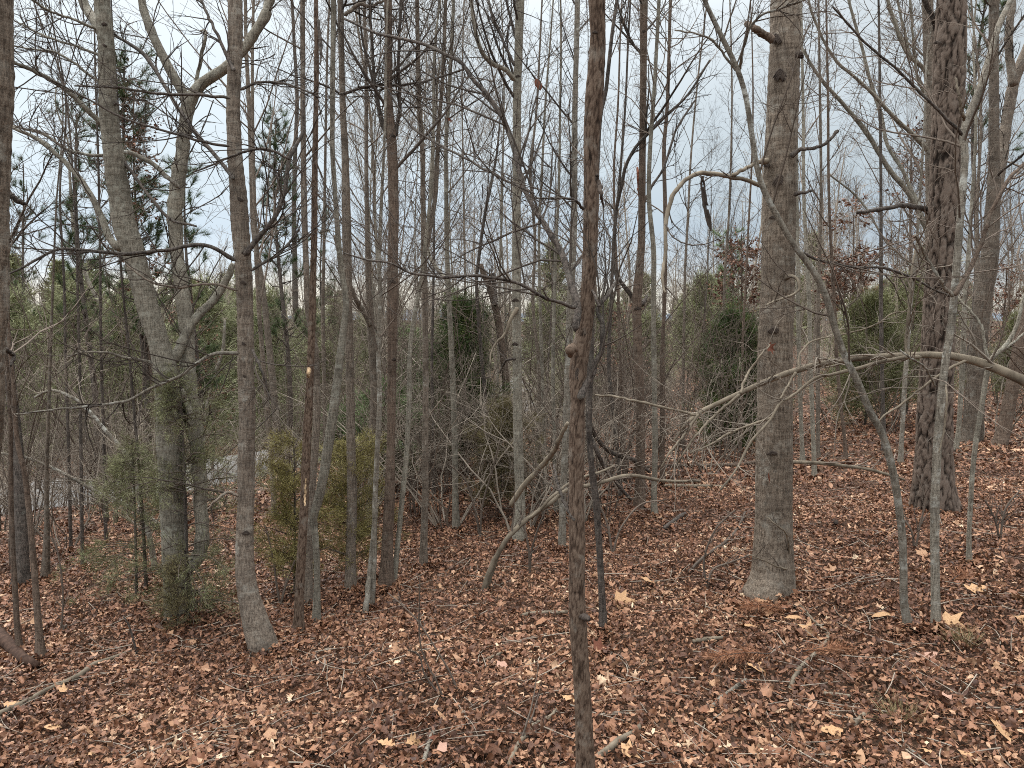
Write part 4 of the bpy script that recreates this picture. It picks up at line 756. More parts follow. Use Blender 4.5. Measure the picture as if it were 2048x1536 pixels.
stick('thin stick at the bottom right corner by the pale leaves', [(1800, 1490, 2.4), (1815, 1512, 3), (1840, 1530, 3), (1852, 1545, 2.6)], 'pale')
stick('fallen thin branch on the slope left of the biggest trunk', [(1380, 1150, 3), (1410, 1120, 3.2), (1450, 1092, 3), (1478, 1060, 2.6), (1490, 1030, 2)], 'twig', nb=6)
stick('dark rotten stick in the leaves in the middle distance', [(1328, 1064, 4), (1345, 1052, 4.6), (1362, 1040, 5), (1374, 1034, 3)], 'dark')
def seedling(label, u, v, tips, rpx=2.4, mat='twig'):
    Yb = hit(u, v)[1]; b = hit(u, v); b[2] = float(H(b[0], b[1]))
    ro = root('seedling', tuple(b), label, 'seedling')
    r = np.random.default_rng(int(u + v)); tb = Tubes()
    for pts in tips:
        l = px_line([(u, v + 4, rpx)] + [(a, b_, rpx * (.85 - .45 * k / len(pts))) for k, (a, b_) in enumerate(pts)], Yb, dy=r.uniform(-.1, .1), wob=.02, seed=int(u))
        C = catmull(l, 24); o = obj('stem', trunk_mesh('stem', C[:, :3], np.maximum(C[:, 3], .001), 6, mat, b, None, u * .01), ro)
        P, R = grow(r, C[None, ::2, :3], C[None, ::2, 3], 7, (.25, 1), (45, 15), (.08, .3), 6, .05, .12, .6, .0008); tb.add(P, R, 3)
    obj('twigs', tb.build('seedling_twigs', 'twig', b), ro, kind='stuff')
seedling('thin dark seedling leaning left over the leaves, lower middle', 917, 1384, [[(900, 1345), (875, 1303), (837, 1244), (806, 1212), (776, 1186)]])
seedling('pale thin seedling beside the dark leaning one', 890, 1402, [[(870, 1355), (861, 1342), (842, 1295), (838, 1240), (840, 1150)], [(880, 1390), (850, 1350), (838, 1310), (815, 1300)]])
seedling('thin seedling with drooping twigs in the middle distance', 1060, 1150, [[(1062, 1110), (1075, 1060), (1100, 1000), (1120, 960)], [(1056, 1090), (1040, 1020)]])
seedling('thin bent seedling in front of the biggest trunk base', 1415, 1175, [[(1425, 1140), (1460, 1125), (1500, 1110)], [(1408, 1120), (1430, 1060), (1470, 1020)]])
seedling('bent seedling leaning over the slope right centre', 1225, 1110, [[(1240, 1060), (1280, 1010), (1330, 1000)], [(1215, 1050), (1190, 990)]])
seedling('thin seedling left of the middle mottled tree', 960, 1075, [[(965, 1010), (985, 940), (1000, 880)], [(950, 1020), (930, 960), (900, 930)]])
seedling('thin seedling between the pale saplings on the right', 1830, 1100, [[(1840, 1050), (1850, 1000), (1835, 950)], [(1822, 1060), (1800, 1030)]])
seedling('forked seedling low at the right edge', 2000, 1080, [[(2010, 1020), (2040, 980)], [(1990, 1040), (1970, 1000)]])
seedling('pale bare seedling in the leaves at the left', 118, 1275, [[(124, 1240), (126, 1190), (122, 1140), (110, 1080)], [(132, 1250), (130, 1265)]])
seedling('thin seedling right of the swollen foot tree', 560, 1210, [[(552, 1160), (545, 1110), (530, 1050)], [(575, 1160), (590, 1120)]])
# ------------------------------------------------------------------ bare background trees, shrubs: one of each kind, then copies
def bare_proto(seed, h, r0, nb, lean=.03, bark='grey', twig='twig', light=False):
    r = np.random.default_rng(seed); n = 26
    z = np.linspace(-.15, h, n); ph = r.uniform(0, 6, 4)
    x = lean * z * r.uniform(-1, 1) + .06 * h / 8 * np.sin(z * .7 + ph[0]) + .03 * np.sin(z * 1.9 + ph[1]); y = .05 * np.sin(z * .8 + ph[2]) + lean * z * r.uniform(-1, 1)
    x -= x[0]; y -= y[0]
    P = np.stack([x, y, z], 1); R = r0 * (1 - .85 * (z / h).clip(0, 1)) + r0 * .4 * np.exp(-(z + .15) * 5)
    tk = Tubes(); tk.add(P, R, 6 if light else 10); trunk = tk.build('bare_trunk', bark)
    tb = Tubes()
    P1, R1 = grow(r, P[None], R[None], nb + 8, (.18, 1), (36, 12), (.25 * h, .42 * h) if not light else (.2 * h, .4 * h), 9, .07, .07, .5, .003)
    R1 = np.minimum(R1, .011); tb.add(P1, R1, 4 if not light else 3)
    P2, R2 = grow(r, P1, R1, 8 if not light else 5, (.12, 1), (36, 12), (.5, 1.5), 6, .07, .1, .55, .0022); tb.add(P2, R2, 3)
    if not light:
        P3, R3 = grow(r, P2, R2, 5, (.15, 1), (38, 14), (.25, .8), 5, .05, .12, .65, .0016); tb.add(P3, R3, 3)
    return trunk, tb.build('bare_twigs', twig)
protos = [bare_proto(100 + k, h, r0, nb, l, b, t_) for k, (h, r0, nb, l, b, t_) in enumerate([
    (9, .032, 16, .03, 'grey', 'twig'), (11, .045, 18, .02, 'dark', 'twig_dark'), (7, .022, 15, .05, 'beech', 'twig_pale'), (10, .034, 18, .06, 'grey', 'twig'), (5.5, .017, 16, .08, 'grey', 'twig'), (8, .028, 18, .04, 'dark', 'twig_dark')])]
LBL = ['slender grey tree', 'tall dark tree', 'thin pale sapling', 'crooked grey tree', 'small thin sapling', 'dark stemmed tree']
GRP = ['grey bare trees behind', 'tall dark bare trees behind', 'pale bare saplings behind', 'leaning bare trees behind', 'small thin saplings behind', 'dark bare trees behind']
made = {}
LM = [(-200, 'the left edge'), (10, 'the left edge trunk'), (340, 'the forked tree'), (490, 'the swollen foot tree'), (610, 'the dark snag'), (700, 'the straight grey tree'), (780, 'the brown ringed tree'), (850, 'the twin stem tree'),
      (905, 'the hooked stem'), (1035, 'the middle mottled tree'), (1155, 'the rough brown stem'), (1280, 'the rusty patch tree'), (1553, 'the biggest trunk'), (1870, 'the dark pine trunk'), (1960, 'the double tree'), (2048, 'the right edge'), (2400, 'the right edge')]
def where_label(x, y, what):
    u = 1024 + x / y * F
    far = 'just behind' if y < 11 else ('behind' if y < 17 else ('far behind' if y < 26 else 'farthest back'))
    i_ = max(i for i, (q, _) in enumerate(LM[:-1]) if q <= u or i == 0)
    a_, b_ = LM[i_][1], LM[i_ + 1][1]
    return f'{what} {far}, ' + (f'at {b_}' if a_ == b_ or i_ == 0 else f'between {a_} and {b_}')
def place_bare(k, x, y, s, rz):
    z = float(H(x, y))
    if k not in made:
        ro = root('bare_tree', (x, y, z), LBL[k], 'tree', GRP[k]); obj('trunk', protos[k][0], ro); obj('twigs', protos[k][1], ro, kind='stuff'); made[k] = ro
    else:
        ro = copy_tree(made[k]); ro.location = (x, y, z)
    ro['label'] = where_label(x, y, LBL[k])
    ro.rotation_euler = (0, 0, rz); ro.scale = (s, s, s)
def road_clear(x, y, m=2.6): return float(road_dist(np.array(x), np.array(y))[0]) > m
r = np.random.default_rng(21); cnt = 0; taken = []
while cnt < 84:
    y = r.uniform(7.5, 34) if cnt < 58 else r.uniform(22, 40); u = r.uniform(-60, 2110)
    if cnt % 3 == 0: u = r.uniform(560, 1010)
    thin_only = cnt % 3 == 0 or u < 620
    x = (u - 1024) / F * y
    if not road_clear(x, y): continue
    if y < 10 and 1350 < u < 2048 : continue
    if u < 620 and y < 19 and r.random() < .75: continue
    if any((x - a) ** 2 + (y - b) ** 2 < .35 for a, b in taken): continue
    taken.append((x, y)); k = int(r.choice([2, 4, 0], p=[.5, .3, .2])) if thin_only else int(r.choice(6, p=[.2, .15, .22, .15, .16, .12]))
    place_bare(k, x, y, r.uniform(.75, 1.15) * (1 if y < 13 else (.75 if y < 19 else .58)), r.uniform(0, 6.28)); cnt += 1
def shrub_proto(seed, h, stems, spread, twig):
    r = np.random.default_rng(seed); tb = Tubes(); st = Tubes()
    a = r.uniform(0, 6.28, stems); t = np.linspace(0, 1, 9)[None, :, None]
    d = np.stack([np.cos(a) * spread, np.sin(a) * spread, np.ones(stems)], 1) * (h * r.uniform(.6, 1, (stems, 1)))
    P = d[:, None, :] * t + np.stack([np.cos(a), np.sin(a), 0 * a], 1)[:, None] * .08 + np.cumsum(r.normal(size=(stems, 9, 3)), 1) * .025
    P[:, :, :2] += (t[:, :, 0] ** 2)[..., None] * r.normal(size=(stems, 1, 2)) * .25 * h; P[:, 0, 2] = -.05
    R = np.linspace(.009, .003, 9)[None] * r.uniform(.7, 1.3, (stems, 1)); st.add(P, R, 5)
    P1, R1 = grow(r, P, R, 7, (.15, 1), (45, 14), (.3 * h, .5 * h), 7, .02, .14, .6, .0018); tb.add(P1, R1, 3)
    P2, R2 = grow(r, P1, R1, 4, (.15, 1), (45, 15), (.12 * h, .3 * h), 5, .02, .16, .7, .0014); tb.add(P2, R2, 3)
    return st.build('shrub_stems', twig), tb.build('shrub_twigs', twig)
sprot = [shrub_proto(200 + k, h, n, s, t_) for k, (h, n, s, t_) in enumerate([(1.6, 7, .5, 'twig_pale'), (2.2, 8, .35, 'twig'), (1.1, 9, .8, 'twig_pale'), (2.8, 7, .3, 'twig'), (1.8, 9, .7, 'twig_pale')])]
SL = ['low pale shrub', 'upright brown shrub', 'small pale shrub', 'tall brown shrub', 'wide pale shrub']
smade = {}
cnt = 0
while cnt < 165:
    y = 6.6 + 22 * r.random() ** 1.5; u = r.uniform(-80, 2130); x = (u - 1024) / F * y
    if not road_clear(x, y, 2.4): continue
    if u > 1400 and (y < 9.5 or r.random() < .35): continue
    if u < 620 and y < 19 and (y < 8 or r.random() < .45): continue
    k = int(r.integers(0, 5)); z = float(H(x, y))
    if k not in smade:
        ro = root('bare_shrub', (x, y, z), SL[k], 'shrub', SL[k] + 's in the tangle'); obj('stems', sprot[k][0], ro, kind='stuff'); obj('twigs', sprot[k][1], ro, kind='stuff'); smade[k] = ro
    else:
        ro = copy_tree(smade[k]); ro.location = (x, y, z)
    ro['label'] = where_label(x, y, SL[k])
    s = r.uniform(.6, 1.15); ro.scale = (s, s, s); ro.rotation_euler = (0, 0, r.uniform(0, 6.28)); cnt += 1
for q_, (u, y) in enumerate([(-30, 6.2), (40, 7.4), (110, 6.8), (150, 9.5), (205, 8.2), (300, 9.6), (60, 10.5), (250, 11.5), (430, 8.6), (560, 8.9), (1340, 8.0), (1420, 8.6), (1250, 8.2), (1475, 9.2), (1110, 7.9), (980, 8.4), (880, 8.9), (1385, 9.0)]):
    x = (u - 1024) / F * y; k = (1, 3, 4)[q_ % 3]; ro = copy_tree(smade[k]); ro.location = (x, y, float(H(x, y))); ro['label'] = where_label(x, y, SL[k])
    sc_ = (.9, .8, .7)[q_ % 3]; ro.scale = (sc_, sc_, sc_ * 1.15); ro.rotation_euler = (0, 0, q_ * 1.7)
# ------------------------------------------------------------------ evergreens
def cedar_mesh(r, h, wid, nb, n, L, wd, low=.08, shape=1., droop=0.0, power=.8, jit=.02):
    """trunk, branch frame and spray foliage of a cedar standing at the origin"""
    z = np.linspace(-.1, h, 16); P = np.stack([.02 * h * np.sin(z * 1.3), .02 * h * np.cos(z * 1.1), z], 1); R = .022 * h * .35 * (1 - .9 * (z / h).clip(0, 1)) + .003
    t = np.sort(r.uniform(low, .98, nb)); pz = t * h; i = np.clip(np.searchsorted(z, pz) - 1, 0, 14); p0 = P[i]; p0[:, 2] = pz
    a = r.uniform(0, 6.28, nb); prof = wid * np.clip((1 - t) ** power, .06, 1) * np.clip(t / .25 + .5, 0, 1) * r.uniform(.35, 1.4, nb) * (.5 + .75 * np.abs(np.sin(1.5 * a + 6 * t + r.uniform(0, 6))))
    s = np.linspace(0, 1, 7)[None, :]
    B = p0[:, None] + np.stack([np.cos(a)[:, None] * prof[:, None] * s, np.sin(a)[:, None] * prof[:, None] * s, prof[:, None] * (.45 * s - droop * s ** 2)], -1)
    B += np.cumsum(r.normal(size=B.shape), 1) * .012 * h / 3; RB = np.linspace(.006, .0015, 7)[None] * np.ones((nb, 1)) * (.6 + h / 6)
    P2, R2 = grow(r, B, RB, 7, (.15, 1), (50, 15), (.25 * wid, .5 * wid), 5, .06, .12, .6, .001)
    tb = Tubes(); tb.add(B, RB, 4); tb.add(P2, R2, 3)
    base, d = sample_on(r, P2, n, jit, .1)
    d = unit(d + np.array([0, 0, .25]))
    V = needles(r, base, d, np.full(n, L * 1.25), wd * .85, .36)
    tk = Tubes(); tk.add(P, R, 10)
    cl = np.sin(base[:, 0] * 9 / wid) * np.sin(base[:, 2] * 7 / wid) * .2
    return tk, tb, V, np.clip(r.random(n) * .75 + cl + .1, 0, 1)
def cedar(label, u, v, vtop, wpx, foliage, n, L=.05, wd=.006, Y=None, name='cedar_tree', nb=60, seed=0, low=.08, cat='cedar', power=.8, droop=0., jit=.02, bark='dark', lean=0., group=None):
    r = np.random.default_rng(seed + 400)
    if Y is None: b = hit(u, v)
    else: b, _ = W(u, v, Y)
    x, y = float(b[0]), float(b[1]); z = float(H(x, y))
    top, k = W(u, vtop, y); h = float(top[2]) - z; wid = wpx * float(k)
    tk, tb, V, rn = cedar_mesh(r, h, wid, nb, n, L, wd, low, 1., droop, power, jit)
    ro = root(name, (x, y, z), label, cat, group); ro.rotation_euler = (0, lean, 0)
    obj('trunk', tk.build('cedar_trunk', bark), ro); obj('branches', tb.build('cedar_branches', 'twig'), ro, kind='stuff')
    obj('foliage', needle_mesh('cedar_foliage', r, V, foliage, rnd=rn), ro, kind='stuff')
    return ro
cedar('wispy grey green cedar in front of the forked tree', 368, 1245, 740, 140, 'cedar_mid', 26000, .024, .0012, nb=84, seed=1, low=.03, power=.4, droop=.5, jit=.012)
cedar('small wispy cedar left of the forked tree with drooping sprays', 270, 1200, 880, 115, 'cedar_mid', 20000, .024, .0012, nb=56, seed=2, low=.1, power=.45, droop=.6, jit=.014)
cedar('tiny brownish cedar at the foot of the forked tree', 355, 1262, 1120, 45, 'cedar_brown', 5000, .02, .0013, nb=26, seed=3, power=.5)
cedar('yellow olive cedar shrub behind the dark flaky snag', 588, 1190, 880, 82, 'cedar_olive', 26000, .026, .0016, nb=60, seed=4, low=.12, power=.3)
cedar('wider yellow olive cedar shrub under the straight grey tree', 705, 1165, 890, 92, 'cedar_olive', 28000, .026, .0016, nb=66, seed=5, low=.12, power=.3)
cedar('bronzed cedar shrub behind the middle mottled tree', 1000, 1030, 810, 85, 'cedar_brown', 34000, .032, .002, nb=80, seed=6, low=.08, power=.45)
cedar('dark green cone shaped cedar left of the middle tree', 925, 960, 600, 105, 'cedar_dark', 78000, .06, .0036, Y=9.6, nb=110, seed=7, low=.03, power=.7, jit=.05)
cedar('small dark green cedar at the left side of the big dark one', 868, 900, 700, 45, 'cedar_dark', 22000, .06, .0036, Y=10.2, nb=50, seed=8, low=.03, jit=.05)
cedar('dark green cedar left of the biggest trunk below rust leaves', 1458, 890, 625, 88, 'cedar_dark', 62000, .06, .0036, Y=10.5, nb=90, seed=9, low=.03, power=.55, jit=.04)
cedar('small dark cedar directly behind the biggest trunk', 1520, 905, 700, 42, 'cedar_dark', 16000, .06, .0036, Y=11, nb=40, seed=10, low=.03, jit=.04)
cedar('broad dull green cedar between biggest trunk and pine trunk', 1730, 900, 600, 120, 'cedar_mid', 62000, .06, .0034, Y=11.5, nb=100, seed=11, low=.05, power=.6, jit=.05)
cedar('dull green cedar close left of the pine trunk', 1812, 890, 560, 70, 'cedar_mid', 28000, .06, .0034, Y=12.5, nb=70, seed=12, low=.2, power=.6, jit=.05)
cedar('dull green cedar at the right edge below the double tree', 2030, 850, 640, 70, 'cedar_mid', 26000, .06, .0034, Y=12, nb=60, seed=13, low=.2, jit=.05)
cedar('soft light green pine sapling left of the middle', 778, 1000, 790, 85, 'pine_light', 30000, .08, .0028, Y=8.8, nb=50, seed=14, low=.15, power=.3, name='young_pine', cat='pine', jit=.02)
cedar('second soft green pine sapling behind the curved tree', 712, 980, 830, 70, 'pine_light', 20000, .08, .0028, Y=9.6, nb=40, seed=15, low=.15, power=.3, name='young_pine', cat='pine', jit=.02)
for k, (u, vt, wp, Yp) in enumerate([(45, 590, 95, 21), (170, 560, 90, 24), (262, 610, 80, 19), (420, 570, 90, 25), (545, 590, 80, 23), (640, 640, 70, 27), (1100, 600, 70, 30), (1210, 610, 70, 33), (1405, 560, 38, 30), (1372, 610, 34, 33)]):
    cedar(['green evergreen far left beyond the road', 'tall green evergreen left beyond the road', 'green evergreen seen just left of the forked tree', 'green evergreen right of the forked tree', 'green evergreen behind the slender swollen foot tree', 'green evergreen behind the curved tree', 'far green evergreen right of the middle mottled tree', 'far green evergreen behind the rough brown stem', 'sunlit pine top left of the biggest trunk', 'far evergreen below the bright pine top'][k],
          u, 900, vt, wp, 'far_green', 20000, .15, .010, Y=Yp * .85, nb=80, seed=30 + k, low=.15, power=.7, name='evergreen_tree', cat='evergreen', jit=.12)
for k, (u, vt, wp_, Yp, mt) in enumerate([(110, 620, 70, 24, 'far_green'), (225, 640, 60, 26, 'far_green'), (455, 620, 60, 27, 'far_green'), (560, 680, 60, 28, 'pine_light'), (30, 660, 70, 23, 'far_green'), (650, 690, 60, 17, 'far_green'),
                                        (400, 700, 60, 27, 'pine_light'), (165, 720, 70, 25, 'far_green'), (745, 640, 50, 20, 'far_green'), (830, 660, 55, 18, 'pine_light'), (500, 600, 60, 22, 'far_green'), (1290, 640, 60, 19, 'far_green'), (1150, 690, 60, 17, 'far_green')]):
    cedar(['pale green young evergreen low behind the bent pale sapling', 'green evergreen low left of the forked tree base', 'pale green evergreen just right of the forked tree', 'light green evergreen behind the dark snag, low', 'green evergreen at the left edge, lower one', 'green evergreen behind the curved tree foot',
           'light green young pine beyond the road gap', 'low evergreen beyond the road left of the forked tree', 'far green evergreen left of the brown ringed tree', 'light green evergreen right of the twin stem tree', 'far tall green evergreen behind the swollen foot tree', 'far green evergreen behind the rusty patch tree', 'green evergreen low behind the rough brown stem'][k],
          u, 900, vt, wp_, mt, 20000, .006 * Yp, .0004 * Yp, Y=Yp, nb=70, seed=60 + k, low=.1, power=.6, name='evergreen_tree', cat='evergreen', jit=.1)
def pine(label, u, vtop, Y, wpx, tufts, low, seed, lean=0., mat='needle', upr=None, hbase=None):
    r = np.random.default_rng(seed); b, k = W(u, 900, Y); x = float(b[0]); z = float(H(x, Y)); top, k = W(u, vtop, Y); h = float(top[2]) - z
    zz = np.linspace(-.1, h, 20); P = np.stack([.1 * np.sin(zz * .9), .06 * np.cos(zz), zz], 1); R = .055 * (1 - .85 * zz / h) + .004
    t = r.uniform(low, 1, tufts); p0 = np.stack([np.interp(t * h, zz, P[:, c]) for c in range(3)], 1)
    a = r.uniform(0, 6.28, tufts); wd = wpx * float(k) * (1.15 - t * .8) * r.uniform(.35, 1.1, tufts)
    s = np.linspace(0, 1, 7)[None, :]
    B = p0[:, None] + np.stack([np.cos(a)[:, None] * wd[:, None] * s, np.sin(a)[:, None] * wd[:, None] * s, wd[:, None] * (.15 * s + .55 * s ** 2)], -1)
    B += np.cumsum(r.normal(size=B.shape), 1) * .02
    tb = Tubes(); tb.add(B, np.linspace(.012, .004, 7)[None] * np.ones((tufts, 1)), 4)
    P2, R2 = grow(r, B, np.full((tufts, 7), .004), 2, (.45, .95), (35, 10), (.15, .35), 4, .12, .08, .7, .003); tb.add(P2, R2, 3)
    E = np.concatenate([B[:, -2:], P2[:, -2:]]); tip = E[:, 1]; d = unit(E[:, 1] - E[:, 0])
    m_ = 60; base = np.repeat(tip, m_, 0) - np.repeat(d, m_, 0) * r.uniform(0, .12, (len(tip) * m_, 1))
    V = needles(r, base, np.repeat(d, m_, 0) + np.array([0, 0, .15]), np.full(len(base), .15), .0028, .6)
    ro = root('pine_tree', (x, Y, z), label, 'pine'); tk = Tubes(); tk.add(P, R, 10)
    obj('trunk', tk.build('pine_stem', 'dark'), ro); obj('branches', tb.build('pine_branches', 'twig_dark'), ro, kind='stuff'); obj('needles', needle_mesh('pine_needles', r, V, mat), ro, kind='stuff')
pine('pine with tufted top rising between the stems of the forked tree', 285, 132, 11, 115, 95, .35, 51)
pine('pine showing green tufts left of the forked tree', 185, 225, 12.5, 75, 50, .4, 52)
pine('dim pine behind the slender tree and the dark snag', 572, 235, 14, 80, 75, .35, 53)
pine('pine with feathery top behind the first fork on the left', 395, 330, 14, 70, 55, .3, 54)
pine('bright tufted pine top left of the biggest trunk', 1450, 470, 17, 50, 40, .35, 55, mat='pine_light')
pine('tall pine at the far left behind the bare stems', 70, 330, 19, 60, 34, .4, 56)
pine('tall pine showing at the top right corner', 1925, -120, 15, 110, 50, .5, 57)
pine('pine behind the straight grey tree on the left', 655, 420, 20, 60, 36, .4, 58)
# ------------------------------------------------------------------ trees that keep their dry brown leaves
def leafed(label, u, Y, vtop, vlow, wpx, n, seed, mat='held', size=.05):
    r = np.random.default_rng(seed); b, k = W(u, 900, Y); x = float(b[0]); z = float(H(x, Y)); top, k = W(u, vtop, Y); h = float(top[2]) - z; k = float(k)
    lowz = (float(W(u, vlow, Y)[0][2]) - z) / h
    zz = np.linspace(-.1, h, 16); P = np.stack([.05 * np.sin(zz), .05 * np.cos(zz * .8), zz], 1); R = .03 * (1 - .8 * zz / h) + .003
    P1, R1 = grow(r, P[None], R[None], 26, (max(lowz - .1, .1), .97), (48, 12), (wpx * k * .8, wpx * k * 1.3), 7, .05, .1, .5, .003)
    P2, R2 = grow(r, P1, R1, 8, (.2, 1), (45, 15), (.3, .7), 5, .04, .14, .6, .002)
    tb = Tubes(); tb.add(P1, R1, 4); tb.add(P2, R2, 3)
    base, d = sample_on(r, P2, n, .01, .25)
    dd = unit(unit(d + r.normal(size=base.shape) * .5) + np.array([0, 0, -.55])); s = unit(np.cross(dd, r.normal(size=base.shape))); nn = np.cross(dd, s)
    L = size * r.uniform(.6, 1.4, (n, 1)); wv = L * .3
    V = np.stack([base, base + dd * L * .5 + s * wv + nn * wv * .5, base + dd * L, base + dd * L * .5 - s * wv + nn * wv * .5], 1).reshape(-1, 3)
    i = np.arange(n)[:, None] * 4; tri = np.concatenate([i + [0, 1, 2], i + [0, 2, 3]], 0)
    ro = root('oak_sapling', (x, Y, z), label, 'oak'); tk = Tubes(); tk.add(P, R, 8)
    obj('trunk', tk.build('oak_stem', 'brown'), ro); obj('branches', tb.build('oak_branches', 'twig'), ro, kind='stuff')
    obj('dry_leaves', mesh_from('dry_leaves', V, tris=tri, mat=mat, smooth_=False, attrs={'rnd': np.repeat(r.random(n), 4)}), ro, kind='stuff')
leafed('oak sapling full of dry leaves between the forks of the left tree', 300, 11, 190, 520, 62, 1500, 61, size=.045)
leafed('rusty leaved oak sapling just left of the biggest trunk', 1470, 12, 470, 760, 62, 2600, 62)
leafed('oak with rusty leaves between biggest trunk and pine trunk', 1690, 14, 430, 620, 75, 1700, 63, size=.065)
leafed('small oak holding few dry leaves high left of the pine trunk', 1800, 13, 260, 480, 45, 350, 64, size=.06)
leafed('oak sapling with rusty leaves behind the thin stems right of centre', 1240, 15, 640, 800, 60, 900, 65, size=.06)
leafed('oak with brown leaves near the right edge', 1990, 15, 540, 700, 55, 900, 66, size=.06)
leafed('oak sapling with brown leaves in the left brush', 400, 14, 560, 850, 70, 800, 67, size=.05)
# ------------------------------------------------------------------ far woods that read as one mass
def wood_patch(seed, green):
    r = np.random.default_rng(seed); tb = Tubes(); Vn = []
    for q in range(16):
        x, y = r.uniform(-9, 9), r.uniform(-5, 5); h = r.uniform(4, 8); n = 8
        z = np.linspace(-1, h, n); P = np.stack([x + .1 * np.sin(z + q) + z * r.normal() * .04, y + 0 * z, z], 1)[None]; R = (.06 * (1 - .8 * z.clip(0) / h))[None]
        tb.add(P, R, 4)
        P1, R1 = grow(r, P, R, 12, (.25, 1), (38, 12), (1.2, 3.2), 6, .06, .09, .5, .008); tb.add(P1, R1, 3)
        P2, R2 = grow(r, P1, R1, 8, (.15, 1), (40, 14), (.5, 1.6), 4, .05, .12, .6, .006); tb.add(P2, R2, 3)
    for q in range(green):
        x, y, h = r.uniform(-9, 9), r.uniform(-5, 5), r.uniform(3.5, 7); wid = h * .28; n = 2200
        t = r.random(n) ** .8; rad = wid * (1 - t) ** .6 * np.sqrt(r.random(n)) * (.75 + .35 * np.sin(t * 30 + r.uniform(0, 6))); a = r.uniform(0, 6.28, n)
        base = np.stack([x + rad * np.cos(a), y + rad * np.sin(a), t * h - .3], 1)
        Vn.append(needles(r, base, np.stack([np.cos(a), np.sin(a), .7 + 0 * a], 1), np.full(n, .42), .045, .5))
    return tb.build('far_wood', 'twig_pale'), (needle_mesh('far_wood_green', r, np.concatenate(Vn), 'far_green') if Vn else None)
wp = [wood_patch(70, 4), wood_patch(71, 2), wood_patch(72, 8)]
r = np.random.default_rng(33)
for Yw, nw in ((36, 5), (46, 6), (60, 8), (80, 9)):
    for q in range(nw):
        u = (q + .5 + r.uniform(-.2, .2)) / nw * 2300 - 120; x = (u - 1024) / F * Yw
        if not road_clear(x, Yw, 3): continue
        k = 2 if u < 800 and r.random() < .7 else int(r.integers(0, 2)); z = float(H(x, Yw)); rz = r.uniform(-.5, .5) + (math.pi if r.random() < .5 else 0); s = r.uniform(.75, 1.0) * (1.25 if u > 1400 else 1)
        for me_, nm in ((wp[k][0], 'far_woods'), (wp[k][1], 'far_evergreens')):
            if me_ is None: continue
            o = obj(nm, me_, None, (x, Yw, z), kind='stuff', label='far bare woods beyond the hollow, one greyish brown mass' if nm == 'far_woods' else 'far evergreens among the woods, one green mass', category='woods'); o.rotation_euler = (0, 0, rz); o.scale = (s, s, s)
# ------------------------------------------------------------------ leaf litter
def leaf_template(kind):
    """flat leaf, x along the midrib (0..1), y across; returns verts (V,2), triangles"""
    if kind == 'shred': return np.array([(0, -.1), (.1, .2), (.55, -.24), (.6, .22), (1, .02)]), [(0, 2, 1), (1, 2, 3), (2, 4, 3)]
    if kind == 'oval': st = [(0, 0), (.25, .22), (.55, .26), (.82, .15), (1, 0)]
    elif kind == 'long': st = [(0, 0), (.2, .1), (.5, .14), (.8, .09), (1, 0)]
    elif kind == 'oak': st = [(0, .01), (.12, .05), (.22, .17), (.31, .10), (.45, .32), (.55, .15), (.70, .30), (.80, .13), (.9, .12), (1, .0)]
    else:
        out_ = []; n = 5                                    # star leaf (maple, sweetgum, tulip)
        pts = [(.0, 0)]
        tipa = [-1.95, -1.0, 0, 1.0, 1.95] if kind == 'maple' else [-1.5, -.62, .62, 1.5]
        tr_ = [.42, .62, .72, .62, .42] if kind == 'maple' else [.5, .62, .62, .5]
        c = np.array([.3, 0]); ring = []
        for k, (a, L) in enumerate(zip(tipa, tr_)):
            ring.append(c + L * np.array([math.cos(a), math.sin(a)]))
            if k < len(tipa) - 1:
                am = (a + tipa[k + 1]) / 2; ring.append(c + (.27 if kind == 'maple' else .42) * np.array([math.cos(am), math.sin(am)]))
        ring.append(np.array([0, 0])); ring = np.array(ring); V = np.vstack([c, ring]); m_ = len(ring)
        return V, [(0, 1 + k, 1 + (k + 1) % m_) for k in range(m_)]
    V = []; idx = []; T_ = []
    for s, w_ in st:
        if w_ <= .011: V.append((s, 0)); idx.append((len(V) - 1,) * 3)
        else: V += [(s, -w_), (s, 0), (s, w_)]; idx.append((len(V) - 3, len(V) - 2, len(V) - 1))
    for a, b in zip(idx[:-1], idx[1:]):
        for p, q in ((0, 1), (1, 2)):
            for t_ in ((a[p], b[p], b[q]), (a[p], b[q], a[q])):
                if len(set(t_)) == 3: T_.append(t_)
    return np.array(V, float), T_
def leaf_verts(r, kind, n, size, curl=1.0):
    V, T_ = leaf_template(kind); m_ = len(V); x = V[None, :, 0] - .5; y = V[None, :, 1] * r.uniform(.8, 1.25, (n, 1))
    k1 = r.normal(0, 2.4, (n, 1)) * curl; k1 = np.where(np.abs(k1) < .3, .3, k1)
    th = y * k1; yy = np.sin(th) / k1; zz = (1 - np.cos(th)) / k1
    k2 = r.normal(0, 1.3, (n, 1)) * curl; k2 = np.where(np.abs(k2) < .15, .15, k2); th = x * k2
    xx = np.sin(th) / k2; zz = zz * np.cos(th) + (1 - np.cos(th)) / k2
    zz = zz + r.normal(size=(n, m_)) * .045 * curl
    return np.stack([xx, yy, zz], -1) * np.asarray(size).reshape(-1, 1, 1), np.array(T_)
